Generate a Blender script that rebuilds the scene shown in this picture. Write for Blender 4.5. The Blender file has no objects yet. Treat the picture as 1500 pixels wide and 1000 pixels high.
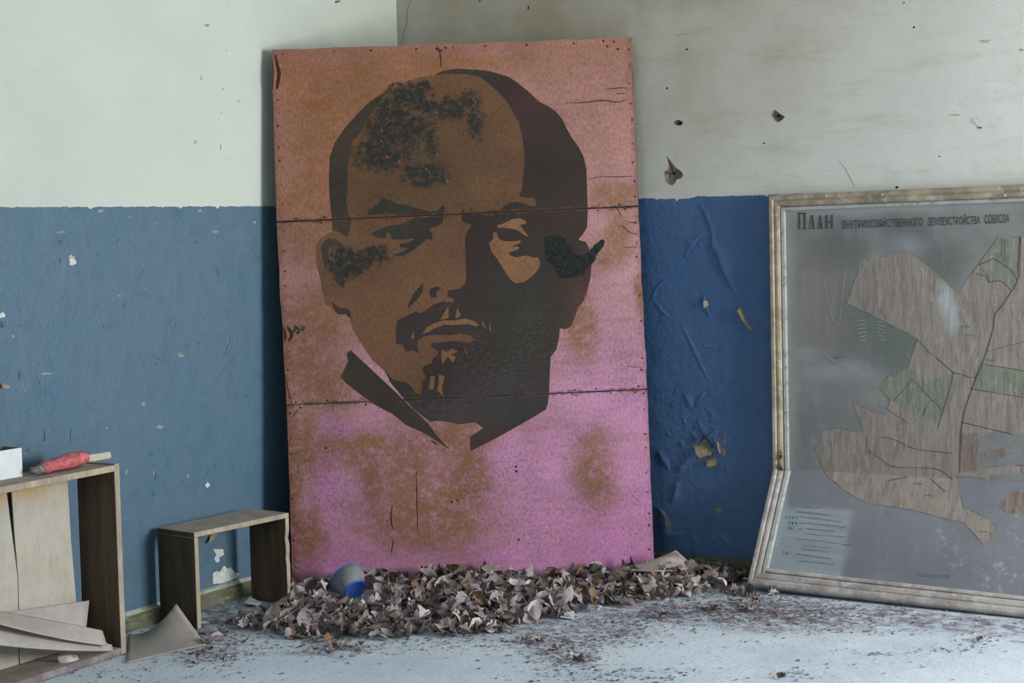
import bpy, bmesh, math, random
import numpy as np
from mathutils import Vector, Matrix, noise as mnoise
from mathutils.geometry import tessellate_polygon
random.seed(7); rng = np.random.default_rng(7)
SC = bpy.context.scene; COL = SC.collection
V = Vector
# ------------------------------------------------------------------ camera
F, PITCH, ROLL, YAW = 2500.6, 0.06892, -0.02205, 0.54139
CPOS = V((4.27228, -6.1907, 1.41128))
FW = V((-math.sin(YAW)*math.cos(PITCH), math.cos(YAW)*math.cos(PITCH), -math.sin(PITCH)))
_r = V((math.cos(YAW), math.sin(YAW), 0)); _u = _r.cross(FW)
RT = _r*math.cos(ROLL) + _u*math.sin(ROLL); UP = _u*math.cos(ROLL) - _r*math.sin(ROLL)
cd = bpy.data.cameras.new('camera'); cam = bpy.data.objects.new('camera', cd); COL.objects.link(cam)
cd.sensor_width = 36; cd.lens = 36*F/1500; cd.clip_start = .05
cam.matrix_world = Matrix(((RT.x, UP.x, -FW.x, CPOS.x), (RT.y, UP.y, -FW.y, CPOS.y), (RT.z, UP.z, -FW.z, CPOS.z), (0, 0, 0, 1)))
SC.camera = cam
# ------------------------------------------------------------------ light
VS = SC.view_settings
SC.display_settings.display_device = 'sRGB'
VS.view_transform = 'Standard'; VS.look = 'None'; VS.gamma = 1; VS.use_curve_mapping = False
VS.exposure = -0.45
w = bpy.data.worlds.new('overcast_sky'); SC.world = w; w.use_nodes = True
w.node_tree.nodes['Background'].inputs[0].default_value = (.75, .87, 1, 1)
w.node_tree.nodes['Background'].inputs[1].default_value = .6
RX, RY, RZ = 6.6, -8.6, 3.3          # room: x 0..RX, y RY..0, z 0..RZ
def area(name, loc, tgt, sx, sy, power, col):
    l = bpy.data.lights.new(name, 'AREA'); l.shape = 'RECTANGLE'; l.size = sx; l.size_y = sy; l.energy = power; l.color = col
    o = bpy.data.objects.new(name, l); COL.objects.link(o); o.location = loc
    o.rotation_euler = (V(tgt)-V(loc)).to_track_quat('-Z', 'Y').to_euler(); return o
WIN1 = (-1.65, -.2, .8, 2.4)         # y0 y1 z0 z1 of the window beside the far corner
area('window_daylight', (RX+.02, (WIN1[0]+WIN1[1])/2, (WIN1[2]+WIN1[3])/2), (0, (WIN1[0]+WIN1[1])/2, 1.0), WIN1[1]-WIN1[0], WIN1[3]-WIN1[2], 425, (1, .98, .94))
area('rear_fill', (1.9, RY-.02, 1.7), (1.9, 0, 1.5), 2.2, 1.6, 64, (.84, .92, 1))  # added dim fill behind the camera, not a real window

# ------------------------------------------------------------------ helpers
def ray(x, y): return FW + RT*((x-750)/F) - UP*((y-500)/F)
def hit(x, y, n, o):
    d = ray(x, y); n = V(n); return CPOS + d*((V(o)-CPOS).dot(n)/d.dot(n))
def floor_at(x, y, z=0): return hit(x, y, (0, 0, 1), (0, 0, z))
def proj(P):
    d = V(P)-CPOS; z = d.dot(FW); return (750+F*d.dot(RT)/z, 500-F*d.dot(UP)/z)
def lin(c): return tuple(((v/255)/12.92 if v/255 <= .04045 else ((v/255+.055)/1.055)**2.4) for v in c)
def C(r, g, b, k=1.0):
    l = lin((r, g, b)); return (min(l[0]*k, .95), min(l[1]*k, .95), min(l[2]*k, .95), 1)
def mesh(name, bm, mat, parent=None, smooth=False, kind=None):
    me = bpy.data.meshes.new(name); bm.to_mesh(me); bm.free()
    if smooth:
        for p in me.polygons: p.use_smooth = True
    o = bpy.data.objects.new(name, me); COL.objects.link(o)
    for m in (mat if isinstance(mat, list) else [mat]): me.materials.append(m)
    if parent is not None: o.parent = parent
    if kind: o['kind'] = kind
    return o
def empty(name, mw, label, cat, group=None):
    o = bpy.data.objects.new(name, None); COL.objects.link(o); o.empty_display_size = .05
    o.matrix_world = mw if isinstance(mw, Matrix) else Matrix.Translation(V(mw))
    return tag(o, label, cat, group)
def tag(o, label, cat, group=None):
    o['label'] = label; o['category'] = cat
    if group: o['group'] = group
    return o
def frame(o, x, y, z): return Matrix(((x.x, y.x, z.x, o.x), (x.y, y.y, z.y, o.y), (x.z, y.z, z.z, o.z), (0, 0, 0, 1)))
def bm_hexa(bm, p):
    v = [bm.verts.new(q) for q in p]
    for f in ((3, 2, 1, 0), (4, 5, 6, 7), (0, 1, 5, 4), (1, 2, 6, 5), (2, 3, 7, 6), (3, 0, 4, 7)): bm.faces.new([v[i] for i in f])
def bm_box(bm, a, b):
    (x0, y0, z0), (x1, y1, z1) = a, b
    bm_hexa(bm, [(x0, y0, z0), (x1, y0, z0), (x1, y1, z0), (x0, y1, z0), (x0, y0, z1), (x1, y0, z1), (x1, y1, z1), (x0, y1, z1)])
def bev(bm, w=.002, seg=1):
    bmesh.ops.recalc_face_normals(bm, faces=bm.faces)
    bmesh.ops.bevel(bm, geom=bm.edges[:], offset=w, segments=seg, affect='EDGES', clamp_overlap=True)
def tess(bm, outer, holes=(), flip=None):
    loops = [[V((p[0], p[1], 0)) for p in outer]] + [[V((p[0], p[1], 0)) for p in h] for h in holes]
    flat = [q for l in loops for q in l]
    vs = [bm.verts.new(q) for q in flat]
    for t in tessellate_polygon(loops):
        try: bm.faces.new([vs[i] for i in t])
        except ValueError: pass
def curve_pts(pts, n=3, closed=True):
    """Catmull-Rom smoothing of a 2D outline."""
    out = []; N = len(pts)
    for i in range(N if closed else N-1):
        p0, p1, p2, p3 = [np.array(pts[(i+k) % N] if closed else pts[min(max(i+k, 0), N-1)], float) for k in (-1, 0, 1, 2)]
        for j in range(n):
            t = j/n
            out.append(tuple(.5*((2*p1)+(-p0+p2)*t+(2*p0-5*p1+4*p2-p3)*t*t+(-p0+3*p1-3*p2+p3)*t**3)))
    if not closed: out.append(tuple(pts[-1]))
    return out
def ribbon(bm, pts, w, taper=False):
    """Flat strip in 2D along a polyline."""
    P = [np.array(p, float) for p in pts]; L = []; R = []
    for i, p in enumerate(P):
        t = P[min(i+1, len(P)-1)]-P[max(i-1, 0)]; t = t/(np.linalg.norm(t)+1e-9); nrm = np.array((-t[1], t[0]))
        ww = w/2*(1 if not taper else (.25+.75*math.sin(math.pi*(i+.3)/(len(P)-.4))))
        L.append(bm.verts.new((*(p+nrm*ww), 0))); R.append(bm.verts.new((*(p-nrm*ww), 0)))
    for i in range(len(P)-1): bm.faces.new((L[i], L[i+1], R[i+1], R[i]))
def clip(bm, a, b, keep_above):
    """Keep the part of a flat picture-plane drawing on one side of the line a-b ('above' = smaller y)."""
    d = V((b[0]-a[0], b[1]-a[1], 0)); n = V((-d.y, d.x, 0)).normalized()
    if n.y < 0: n = -n
    bmesh.ops.bisect_plane(bm, geom=bm.verts[:]+bm.edges[:]+bm.faces[:], plane_co=V((a[0], a[1], 0)), plane_no=n, clear_outer=keep_above, clear_inner=not keep_above)
def fbm(x, y, z=0, o=4): return mnoise.fractal(V((x, y, z)), 1.0, 2.0, o)

# ------------------------------------------------------------------ node helpers
class N:
    def __init__(s, name, rough=.8, spec=.3):
        s.m = bpy.data.materials.new(name); s.m.use_nodes = True; s.t = s.m.node_tree; s.b = s.t.nodes['Principled BSDF']
        s.b.inputs['Roughness'].default_value = rough; s.b.inputs['Specular IOR Level'].default_value = spec
        s.tc = s.t.nodes.new('ShaderNodeTexCoord'); s.co = s.tc.outputs['Object']
    def link(s, a, i):
        if hasattr(a, 'is_output') or isinstance(a, bpy.types.NodeSocket): s.t.links.new(a, i)
        else: i.default_value = a
    def noise(s, scale, detail=4, rough=.55, vec=None, out=0, sc=None):
        n = s.t.nodes.new('ShaderNodeTexNoise'); n.inputs['Scale'].default_value = scale; n.inputs['Detail'].default_value = detail; n.inputs['Roughness'].default_value = rough
        v = vec or s.co
        if sc: v = s.vmul(v, sc)
        s.t.links.new(v, n.inputs['Vector']); return n.outputs[out]
    def voro(s, scale, vec=None, feature='F1', rnd=1):
        n = s.t.nodes.new('ShaderNodeTexVoronoi'); n.feature = feature; n.inputs['Scale'].default_value = scale; n.inputs['Randomness'].default_value = rnd
        s.t.links.new(vec or s.co, n.inputs['Vector']); return n.outputs['Distance']
    def vop(s, op, a, b):
        n = s.t.nodes.new('ShaderNodeVectorMath'); n.operation = op; s.link(a, n.inputs[0])
        if b is not None: s.link(b, n.inputs[1])
        return n.outputs['Value'] if op == 'LENGTH' else n.outputs[0]
    def vmul(s, a, b): return s.vop('MULTIPLY', a, b)
    def warp(s, amt, scale=6):
        c = s.noise(scale, 5, .6, out=1)
        return s.vop('ADD', s.co, s.vmul(s.vop('SUBTRACT', c, (.5, .5, .5)), (amt, amt, amt)))
    def f(s, op, a, b=0., c=False):
        n = s.t.nodes.new('ShaderNodeMath'); n.operation = op; n.use_clamp = c; s.link(a, n.inputs[0]); s.link(b, n.inputs[1]); return n.outputs[0]
    def mr(s, v, a, b, lo=0., hi=1., smooth=True):
        n = s.t.nodes.new('ShaderNodeMapRange'); n.interpolation_type = 'SMOOTHSTEP' if smooth else 'LINEAR'
        s.link(v, n.inputs[0])
        for i, x in enumerate((a, b, lo, hi)): n.inputs[i+1].default_value = x
        return n.outputs[0]
    def mix(s, fac, a, b, mode='MIX'):
        n = s.t.nodes.new('ShaderNodeMix'); n.data_type = 'RGBA'; n.blend_type = mode; n.clamp_factor = True
        s.link(fac, n.inputs[0]); s.link(a, n.inputs[6]); s.link(b, n.inputs[7]); return n.outputs[2]
    def axis(s, i, vec=None):
        n = s.t.nodes.new('ShaderNodeSeparateXYZ'); s.t.links.new(vec or s.co, n.inputs[0]); return n.outputs[i]
    def ell(s, vec, c, r, soft=.5):
        d = s.vop('LENGTH', s.vmul(s.vop('SUBTRACT', vec, tuple(c)), tuple(r)), None)
        return s.mr(d, 1+soft, 1-soft)
    def ells(s, vec, lst, soft=.5):
        o = None
        for c, r in lst:
            e = s.ell(vec, c, r, soft); o = e if o is None else s.f('MAXIMUM', o, e)
        return o
    def rnd(s, island=False):
        if island: return s.t.nodes.new('ShaderNodeNewGeometry').outputs['Random Per Island']
        return s.t.nodes.new('ShaderNodeObjectInfo').outputs['Random']
    def ramp(s, v, stops):
        n = s.t.nodes.new('ShaderNodeValToRGB'); e = n.color_ramp.elements
        while len(e) < len(stops): e.new(.5)
        for q, (p, c) in zip(e, stops): q.position = p; q.color = c
        s.link(v, n.inputs[0]); return n.outputs[0]
    def bump(s, h, strength=.3, dist=.01, chain=None):
        n = s.t.nodes.new('ShaderNodeBump'); n.inputs['Strength'].default_value = strength; n.inputs['Distance'].default_value = dist
        s.link(h, n.inputs['Height'])
        if chain: s.t.links.new(chain, n.inputs['Normal'])
        s.t.links.new(n.outputs[0], s.b.inputs['Normal']); return n.outputs[0]
    def color(s, c): s.link(c, s.b.inputs['Base Color']); return s
    def rough(s, r): s.link(r, s.b.inputs['Roughness']); return s

def plain(name, col, rough=.85, var=.25, scale=20, bump=0.):
    n = N(name, rough); k = n.noise(scale, 5)
    d = tuple(c*(1-var) for c in col[:3])+(1,); l = tuple(min(c*(1+var), .95) for c in col[:3])+(1,)
    n.color(n.mix(n.mr(k, .3, .7), d, l))
    if bump: n.bump(k, bump, .01)
    return n.m

# ------------------------------------------------------------------ wall, floor materials
def plaster(name, base, stain_shade, stain_shade_at):
    n = N(name, .9, .2)
    wv = n.warp(.35, 2)
    c = n.mix(n.mr(n.noise(1.6, 6, .6, wv), .35, .75), base, tuple(x*.9 for x in base[:3])+(1,))
    if stain_shade_at:
        e = n.ells(wv, stain_shade_at, .8)
        c = n.mix(n.f('MULTIPLY', e, n.mr(n.noise(3, 6, .65), .2, .7, .45, .9)), c, stain_shade)
    str_ = n.noise(2.5, 7, .68, sc=(1, 1, 5))
    c = n.mix(n.mr(str_, .48, .78, 0, .5 if stain_shade_at else .18), c, stain_shade)
    c = n.mix(n.mr(n.noise(11, 6, .7, sc=(1, 1, 3)), .55, .75, 0, .3 if stain_shade_at else .1), c, C(150, 144, 132))
    sp = n.noise(38, 3, .5)
    c = n.mix(n.mr(sp, .73, .78, 0, .35), c, C(120, 112, 100))
    n.color(c)
    h = n.f('ADD', n.noise(9, 5, .5), n.f('MULTIPLY', n.noise(120, 3), .25))
    n.bump(h, .12, .02)
    return n.m
M_PL_L = plaster('white_distemper_left', C(198, 206, 199, .92), C(188, 184, 170), None)
M_PL_B = plaster('white_distemper_back', C(206, 207, 203, 1.06), C(162, 148, 128), [((.75, 0, 2.35), (1/1.3, 0, 1/.75)), ((.3, 0, 1.9), (1/.5, 0, 1/.6))])  # ellipses paint in the dimmer, warmer corner light, plus some dirt
def dado(name, base, faded, dark):
    n = N(name, .48, .35)
    wv = n.warp(.3, 2)
    c = n.mix(n.mr(n.noise(1.3, 6, .6, wv), .3, .72), base, faded)
    c = n.mix(n.mr(n.noise(14, 6, .65), .45, .75, 0, .35), c, dark)
    c = n.mix(n.mr(n.noise(60, 2, .5), .70, .76, 0, .45), c, dark)
    c = n.mix(n.mr(n.noise(26, 4, .6, sc=(1, 1, .35)), .68, .74, 0, .25), c, C(150, 160, 160))
    n.color(c)
    h = n.f('ADD', n.noise(7, 4), n.f('ADD', n.f('MULTIPLY', n.noise(45, 4, .6), .45), n.f('MULTIPLY', n.noise(160, 2), .12)))
    n.bump(h, .4, .02); n.rough(n.mr(n.noise(5, 4), .3, .7, .42, .62))
    return n.m
M_BL_L = dado('blue_dado_paint_sheen', C(75, 105, 129), C(84, 109, 127), C(56, 81, 103))  # left wall's sheen put into the colour as a paler, greyer blue
M_BL_B = dado('blue_dado_paint_deep', C(64, 95, 139), C(70, 98, 136), C(42, 66, 104))
M_BARE = plain('bare_white_plaster', C(196, 200, 200), .9, .12, 60, .2)
M_RAW = plain('raw_brown_plaster', C(124, 114, 100), .95, .3, 70, .5)
M_FLAKE = plain('paint_flake_underside', C(142, 132, 110), .8, .25, 60)
M_HOLE = plain('dark_hole', C(22, 20, 18), .95, .1)

def floor_mat():
    n = N('dusty_concrete', .88, .25); wv = n.warp(.25, 3)
    c = n.mix(n.mr(n.noise(2.2, 7, .62, wv), .35, .7), C(188, 199, 212, 1.16), C(175, 186, 201, 1.14))
    c = n.mix(n.mr(n.noise(5, 6, .65, wv), .55, .75, 0, .6), c, C(200, 211, 221, 1.16))
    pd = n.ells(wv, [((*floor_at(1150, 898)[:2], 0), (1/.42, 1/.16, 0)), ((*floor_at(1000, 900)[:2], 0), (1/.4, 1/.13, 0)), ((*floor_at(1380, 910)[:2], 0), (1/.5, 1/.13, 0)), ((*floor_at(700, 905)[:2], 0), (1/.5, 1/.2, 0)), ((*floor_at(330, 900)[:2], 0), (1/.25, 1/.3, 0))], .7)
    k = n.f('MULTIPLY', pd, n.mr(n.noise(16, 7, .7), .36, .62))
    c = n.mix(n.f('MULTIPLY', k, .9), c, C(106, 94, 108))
    g = n.noise(55, 6, .72, sc=(1, 1, 1)); g2 = n.noise(3.5, 4)
    c = n.mix(n.f('MULTIPLY', n.mr(g, .56, .70), n.mr(g2, .35, .65, .15, .8)), c, C(120, 114, 128))
    c = n.mix(n.mr(n.noise(140, 3, .6), .66, .72, 0, .5), c, C(80, 74, 84))
    c = n.mix(n.mr(n.noise(90, 3, .6, wv), .68, .74, 0, .5), c, C(225, 232, 236))
    n.color(c)
    h = n.f('ADD', n.noise(12, 6, .6), n.f('ADD', n.f('MULTIPLY', g, .5), n.f('MULTIPLY', n.noise(200, 2), .2)))
    n.bump(h, .35, .02); return n.m
M_FLOOR = floor_mat()

# ------------------------------------------------------------------ room
def structure(name, bm, mat, parent=None): return mesh(name, bm, mat, parent, kind='structure' if parent is None else None)
bm = bmesh.new(); bm_box(bm, (-.2, RY-.2, -.15), (RX+.2, .2, 0)); structure('floor', bm, M_FLOOR)
bm = bmesh.new(); bm_box(bm, (-.2, RY-.2, RZ), (RX+.2, .2, RZ+.15)); structure('ceiling', bm, M_PL_L)
# left wall x=0
bm = bmesh.new(); bm_box(bm, (-.2, RY, 0), (0, .2, RZ)); WL = structure('wall_left', bm, M_PL_L)
# far wall y=0, its plaster skin pierced by three knocked-out hollows
def on_left(x, y, d=0): return hit(x, y, (1, 0, 0), (d, 0, 0))
def on_back(x, y, d=0): return hit(x, y, (0, 1, 0), (0, -d, 0))
H1 = [(976, 228), (984, 237), (990.4, 246), (998, 251), (1001, 255.6), (998, 261), (991, 263), (989, 268), (984, 272), (977.6, 269), (972, 262), (972, 252), (977.6, 247.6), (979, 238)]
H2 = [(1129.6, 167.6), (1132, 162), (1136, 161), (1141.6, 166), (1150, 171), (1145.6, 175.6), (1140, 179.6), (1133, 176)]
H3 = [(987, 178), (993.6, 175), (1001, 179), (998, 183.6), (993.6, 184), (989, 183)]
holes = []
for h in (H1, H2, H3): holes.append([(q.x, q.z) for q in (on_back(*p) for p in h)])
bm = bmesh.new(); tess(bm, [(0, 0), (RX, 0), (RX, RZ), (0, RZ)], holes)
for v in bm.verts: v.co = V((v.co.x, 0, v.co.y))
bmesh.ops.recalc_face_normals(bm, faces=bm.faces)
if bm.faces[0].normal.y > 0: bmesh.ops.reverse_faces(bm, faces=bm.faces)
bm_box(bm, (-.2, .05, 0), (RX+.2, .2, RZ))
WB = structure('wall_back', bm, M_PL_B)
for i, h in enumerate(holes):
    c = np.mean(np.array(h), 0); bm = bmesh.new(); rings = []
    for s, d in ((1, 0), (.86, .007), (.55, .012), (.22, .014)):
        rings.append([bm.verts.new((c[0]+(x-c[0])*s*random.uniform(.93, 1.0) if s < 1 else x, d*random.uniform(.7, 1.2), c[1]+(z-c[1])*s*random.uniform(.93, 1.0) if s < 1 else z)) for x, z in h])
    for a, b in zip(rings, rings[1:]):
        for k in range(len(h)): bm.faces.new((a[k], a[(k+1) % len(h)], b[(k+1) % len(h)], b[k]))
    bm.faces.new(rings[-1]); mesh('plaster_hollow', bm, M_RAW, WB)
    bm = bmesh.new(); bmesh.ops.create_cone(bm, cap_ends=True, segments=10, radius1=.006 if i == 0 else .005, radius2=.004, depth=.02, matrix=Matrix.Translation((c[0]+.003, .008, c[1])) @ Matrix.Rotation(math.pi/2, 4, 'X'))
    mesh('anchor_hole', bm, M_HOLE, WB)
# right wall with its window opening, front wall with an opening added for the rear fill
def wall_with_opening(name, mk, L, win):
    bm = bmesh.new(); a0, a1, z0, z1 = win
    for r in ((L[0], a0, 0, RZ), (a1, L[1], 0, RZ), (a0, a1, 0, z0), (a0, a1, z1, RZ)): bm_box(bm, *mk(*r))
    return structure(name, bm, M_PL_L)
wall_with_opening('wall_right', lambda a, b, c, d: ((RX, a, c), (RX+.25, b, d)), (RY, 0), WIN1)
wall_with_opening('wall_front', lambda a, b, c, d: ((a, RY-.25, c), (b, RY, d)), (0, RX), (.8, 3.0, .9, 2.5))
M_WOODP = plain('old_white_window_paint', C(190, 190, 180), .6, .1)
def window(name, pts):
    bm = bmesh.new()
    for a, b in pts: bm_box(bm, a, b)
    structure(name, bm, M_WOODP)
y0, y1, z0, z1 = WIN1
window('window_1', [((RX-.02, y0-.06, z0-.06), (RX-.002, y0, z1+.06)), ((RX-.02, y1, z0-.06), (RX-.002, y1+.06, z1+.06)), ((RX-.02, y0, z1), (RX-.002, y1, z1+.06)), ((RX-.06, y0-.08, z0-.05), (RX-.002, y1+.08, z0-.005))])
window('fill_opening_trim', [((.72, RY+.002, .84), (.8, RY+.02, 2.58)), ((3.0, RY+.002, .84), (3.08, RY+.02, 2.58)), ((.8, RY+.002, 2.5), (3.0, RY+.02, 2.58)), ((.7, RY+.002, .84), (3.1, RY+.06, .895))])  # trim round the opening added for the rear fill

# blue dado: a paint skin with a ragged upper edge
def dado_skin(name, wall, axis, a0, a1, edge, mat, chips):
    top = []; n = int(abs(a1-a0)/.008); seed = random.random()*50
    for i in range(n+1):
        a = a0+(a1-a0)*i/n; e = edge(a)
        e += .003*fbm(a*30+seed, 0)+.002*fbm(a*120+seed, 3)-max(0, fbm(a*14+seed, 9)-.33)*.04
        for c, wd, dp in chips:
            if abs(a-c) < wd: e -= dp*(.5+.5*abs(fbm(a*90, 2)*2))
        top.append((a, e))
    bm = bmesh.new(); t = .0007
    f = (lambda a, z, d: (d, a, z)) if axis == 'y' else (lambda a, z, d: (a, -d, z))
    lo = [bm.verts.new(f(a, 0, t)) for a, e in top]; hi = [bm.verts.new(f(a, e, t)) for a, e in top]; bk = [bm.verts.new(f(a, e+.0004, 0)) for a, e in top]
    for i in range(n):
        bm.faces.new((lo[i], lo[i+1], hi[i+1], hi[i])); bm.faces.new((hi[i], hi[i+1], bk[i+1], bk[i]))
    bmesh.ops.recalc_face_normals(bm, faces=bm.faces)
    return mesh(name, bm, mat, wall)
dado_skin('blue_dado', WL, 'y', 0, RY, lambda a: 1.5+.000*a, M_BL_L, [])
xb = lambda px: on_back(px, 290).x
dado_skin('blue_dado', WB, 'x', 0, RX, lambda a: 1.5, M_BL_B, [(xb(975), .05, .006), (xb(1000), .03, .008), (xb(1025), .02, -.004)])

# skirting boards
def skirting_mat(name, a, b, c3):
    n = N(name, .9, .2); k = n.noise(9, 6, .65, sc=(1, .6, 3))
    c = n.mix(n.mr(k, .4, .62), a, b); c = n.mix(n.mr(n.noise(30, 5, .7), .5, .72, 0, .8), c, c3); c = n.mix(n.f('MULTIPLY', n.mr(n.axis(2), .052, .060), n.mr(n.noise(22, 4), .3, .6, .4, 1)), c, C(176, 178, 172) if 'mossy' in name else a); n.color(c); n.bump(n.noise(40, 5, .7), .5, .01); return n.m
M_SKL = skirting_mat('mossy_skirting', C(108, 110, 92), C(80, 84, 62), C(140, 142, 132))
M_SKB = skirting_mat('dark_skirting', C(84, 82, 72), C(62, 66, 58), C(112, 112, 104))
def skirting(name, mat, f, L):
    bm = bmesh.new(); n = 60; prof = ((0, 0), (.024, 0), (.022, .045), (.012, .062), (0, .068)); rows = []
    for i in range(n+1):
        a = L*i/n; rows.append([bm.verts.new(f(a, d*(1+.15*fbm(a*6, d*90)), z*(1+.05*fbm(a*5, z*40)))) for d, z in prof])
    for r, s in zip(rows, rows[1:]):
        for k in range(len(prof)-1): bm.faces.new((r[k], s[k], s[k+1], r[k+1]))
    bmesh.ops.recalc_face_normals(bm, faces=bm.faces); return structure(name, bm, mat)
skirting('baseboard_left', M_SKL, lambda a, d, z: (d+.001, -a, z), 5.0)
SB = skirting('baseboard_back', M_SKB, lambda a, d, z: (a, -d-.001, z), RX)

# worn paint on the walls: bare chips, lifted ridges, curled flakes
def chip(wall, on, px, mat, sc=1, name='bare_patch', d=.0013):
    bm = bmesh.new(); tess(bm, px)
    for v in bm.verts: v.co = on(v.co.x, v.co.y, d)
    bmesh.ops.recalc_face_normals(bm, faces=bm.faces); mesh(name, bm, mat, wall)
def blob(cx, cy, rx, ry, n=11, j=.45): return [(cx+rx*math.cos(t)*(k := random.uniform(1-j, 1+j)), cy+ry*math.sin(t)*k) for t in [2*math.pi*i/n for i in range(n)]]
CH = [(106, 381, 5, 6), (91, 340, 6, 1.8), (315, 339, 4, 2.2), (230, 326, 4, 1), (264, 519, 5, 3), (3, 461, 3.5, 5), (19, 492, 3, 2), (66, 547, 10, 2), (10, 566, 5, 3.5),
      (147, 309, 4, 2.5), (292, 308, 4, 2), (373, 325, 3, 2), (190, 317, 2, 2), (156, 627, 2.2, 2), (235, 625, 5, 2.5), (275, 697, 2, 2.5), (304, 709, 3, 4), (175, 433, 3, 1.2), (210, 592, 3, 3), (185, 690, 2, 4), (226, 692, 1.5, 5)]
M_DULL = plain('dull_bare_patch', C(138, 142, 136), .9, .2, 60)
for i, c in enumerate(CH): chip(WL, on_left, blob(*c), M_BARE if i in (0, 5, 16) else M_DULL)
chip(WL, on_left, [(312, 804), (327, 804), (328, 812), (321, 817), (322, 822), (317, 824), (314, 818), (317, 812)], M_BARE)
chip(WL, on_left, [(312, 855), (312, 839), (318, 836), (322, 838), (328, 828), (334, 833), (337, 830), (344, 838), (350, 840), (347, 846), (338, 850), (325, 854)], M_BARE)
def ridge(wall, on, px, w=5, h=.008, mat=None, flip=1):
    """A blistered lip of paint: foot, crest and overhanging edge along a polyline."""
    pts = curve_pts(px, 4, False); bm = bmesh.new(); rows = []
    for i, p in enumerate(pts):
        a = np.array(pts[max(i-1, 0)]); b = np.array(pts[min(i+1, len(pts)-1)]); t = (b-a)/(np.linalg.norm(b-a)+1e-9); nr = np.array((-t[1], t[0]))*flip
        s = math.sin(math.pi*min(max((i+.02)/(len(pts)-.96), 0.001), .999))**.6; s *= random.uniform(.8, 1.1); q = np.array(p)
        rows.append([bm.verts.new(on(*(q-nr*w*1.9*s), .0006)), bm.verts.new(on(*(q-nr*w*.75*s), .0006+h*.22*s)), bm.verts.new(on(*q, .0006+h*s)), bm.verts.new(on(*(q+nr*.5*s), .0004+h*.75*s)), bm.verts.new(on(*(q+nr*.2*s), .0002))])
    for r, s in zip(rows, rows[1:]):
        for k in range(4): bm.faces.new((r[k], r[k+1], s[k+1], s[k]))
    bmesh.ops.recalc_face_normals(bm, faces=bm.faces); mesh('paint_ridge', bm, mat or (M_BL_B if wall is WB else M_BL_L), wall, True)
for px, w, h, fl in (([(1025, 297), (1033, 316), (1041, 337), (1043, 352)], 5, .005, 1), ([(1042, 340), (1043, 362), (1050, 373), (1056, 392), (1063, 407), (1077, 432)], 10, .012, 1), ([(1036, 341), (1022, 352), (1012, 366), (1005, 380)], 8, .008, -1),
                     ([(986, 401), (970, 415), (958, 432), (957, 442)], 4, .004, -1), ([(957, 440), (968, 456), (982, 468)], 4, .003, 1), ([(995, 470), (1012, 505), (1026, 535), (1040, 562)], 4, .004, 1),
                     ([(1034, 574), (1028, 585), (1018, 598)], 7, .009, -1), ([(1002, 575), (1008, 590), (1012, 600)], 6, .007, 1), ([(1003, 610), (1006, 622)], 6, .006, -1), ([(1022, 612), (1025, 628), (1034, 638)], 7, .006, 1), ([(1018, 655), (1008, 668), (998, 680), (989, 693)], 8, .010, 1), ([(1050, 628), (1040, 636), (1030, 642)], 7, .007, 1),
                     ([(991, 705), (988, 720), (982, 738)], 7, .010, 1), ([(963, 660), (968, 672), (980, 688)], 7, .008, 1), ([(994, 645), (1000, 655)], 6, .008, 1), ([(1036, 600), (1042, 610), (1038, 620)], 5, .004, 1), ([(1012, 778), (1014, 800), (1010, 812)], 6, .005, 1), ([(1042, 775), (1043, 795), (1040, 812)], 5, .004, 1), ([(1048, 784), (1060, 792), (1064, 806)], 5, .004, 1),
                     ([(1032, 430), (1034, 445), (1042, 464)], 6, .010, -1), ([(1075, 468), (1060, 464), (1050, 466)], 5, .005, 1), ([(1028, 508), (1040, 509), (1051, 509)], 2.5, .003, 1), ([(1080, 520), (1082, 545), (1078, 560)], 4, .003, 1)):
    ridge(WB, on_back, px, w, h, None, fl)
for px, w, h, fl in (([(65, 627), (66, 640), (65, 647)], 2.5, .004, 1), ([(226, 687), (229, 695), (227, 703)], 3, .004, 1), ([(42, 655), (40, 662)], 3, .004, 1), ([(2, 470), (4, 480)], 3, .005, 1), ([(30, 540), (28, 550), (30, 556)], 3, .004, 1),
                     ([(318, 392), (320, 403)], 3, .003, 1), ([(340, 484), (336, 505), (325, 528)], 3, .003, 1), ([(365, 500), (330, 540), (300, 575)], 3, .002, 1), ([(217, 380), (206, 405), (200, 420)], 3, .002, 1), ([(90, 350), (88, 358)], 2.5, .004, 1), ([(128, 335), (130, 365)], 3, .002, 1), ([(215, 515), (240, 528), (255, 522)], 3, .002, 1),
                     ([(105, 625), (103, 650)], 2.5, .003, 1), ([(214, 816), (220, 836)], 2, .003, 1), ([(340, 810), (343, 820)], 3, .005, 1)):
    ridge(WL, on_left, px, w, h, None, fl)
for _ in range(34):
    cx, cy = random.gauss(1022, 24), random.gauss(625, 36); th = random.gauss(1.3, .7); l_ = random.uniform(5, 13)
    if cx < 962 or cx > 1085: continue
    ridge(WB, on_back, [(cx-l_*math.cos(th)/2, cy-l_*math.sin(th)/2), (cx+random.uniform(-2, 2), cy), (cx+l_*math.cos(th)/2, cy+l_*math.sin(th)/2)], random.uniform(2, 4), random.uniform(.002, .005), None, random.choice((1, -1)))
for _ in range(60):
    cx, cy = random.uniform(5, 375), random.uniform(330, 740); th = random.gauss(1.5, .6); l_ = random.uniform(3, 10)
    ridge(WL, on_left, [(cx-l_*math.cos(th)/2, cy-l_*math.sin(th)/2), (cx+random.uniform(-1.5, 1.5), cy), (cx+l_*math.cos(th)/2, cy+l_*math.sin(th)/2)], random.uniform(1, 2.2), random.uniform(.0015, .004), None, random.choice((1, -1)))
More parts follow.
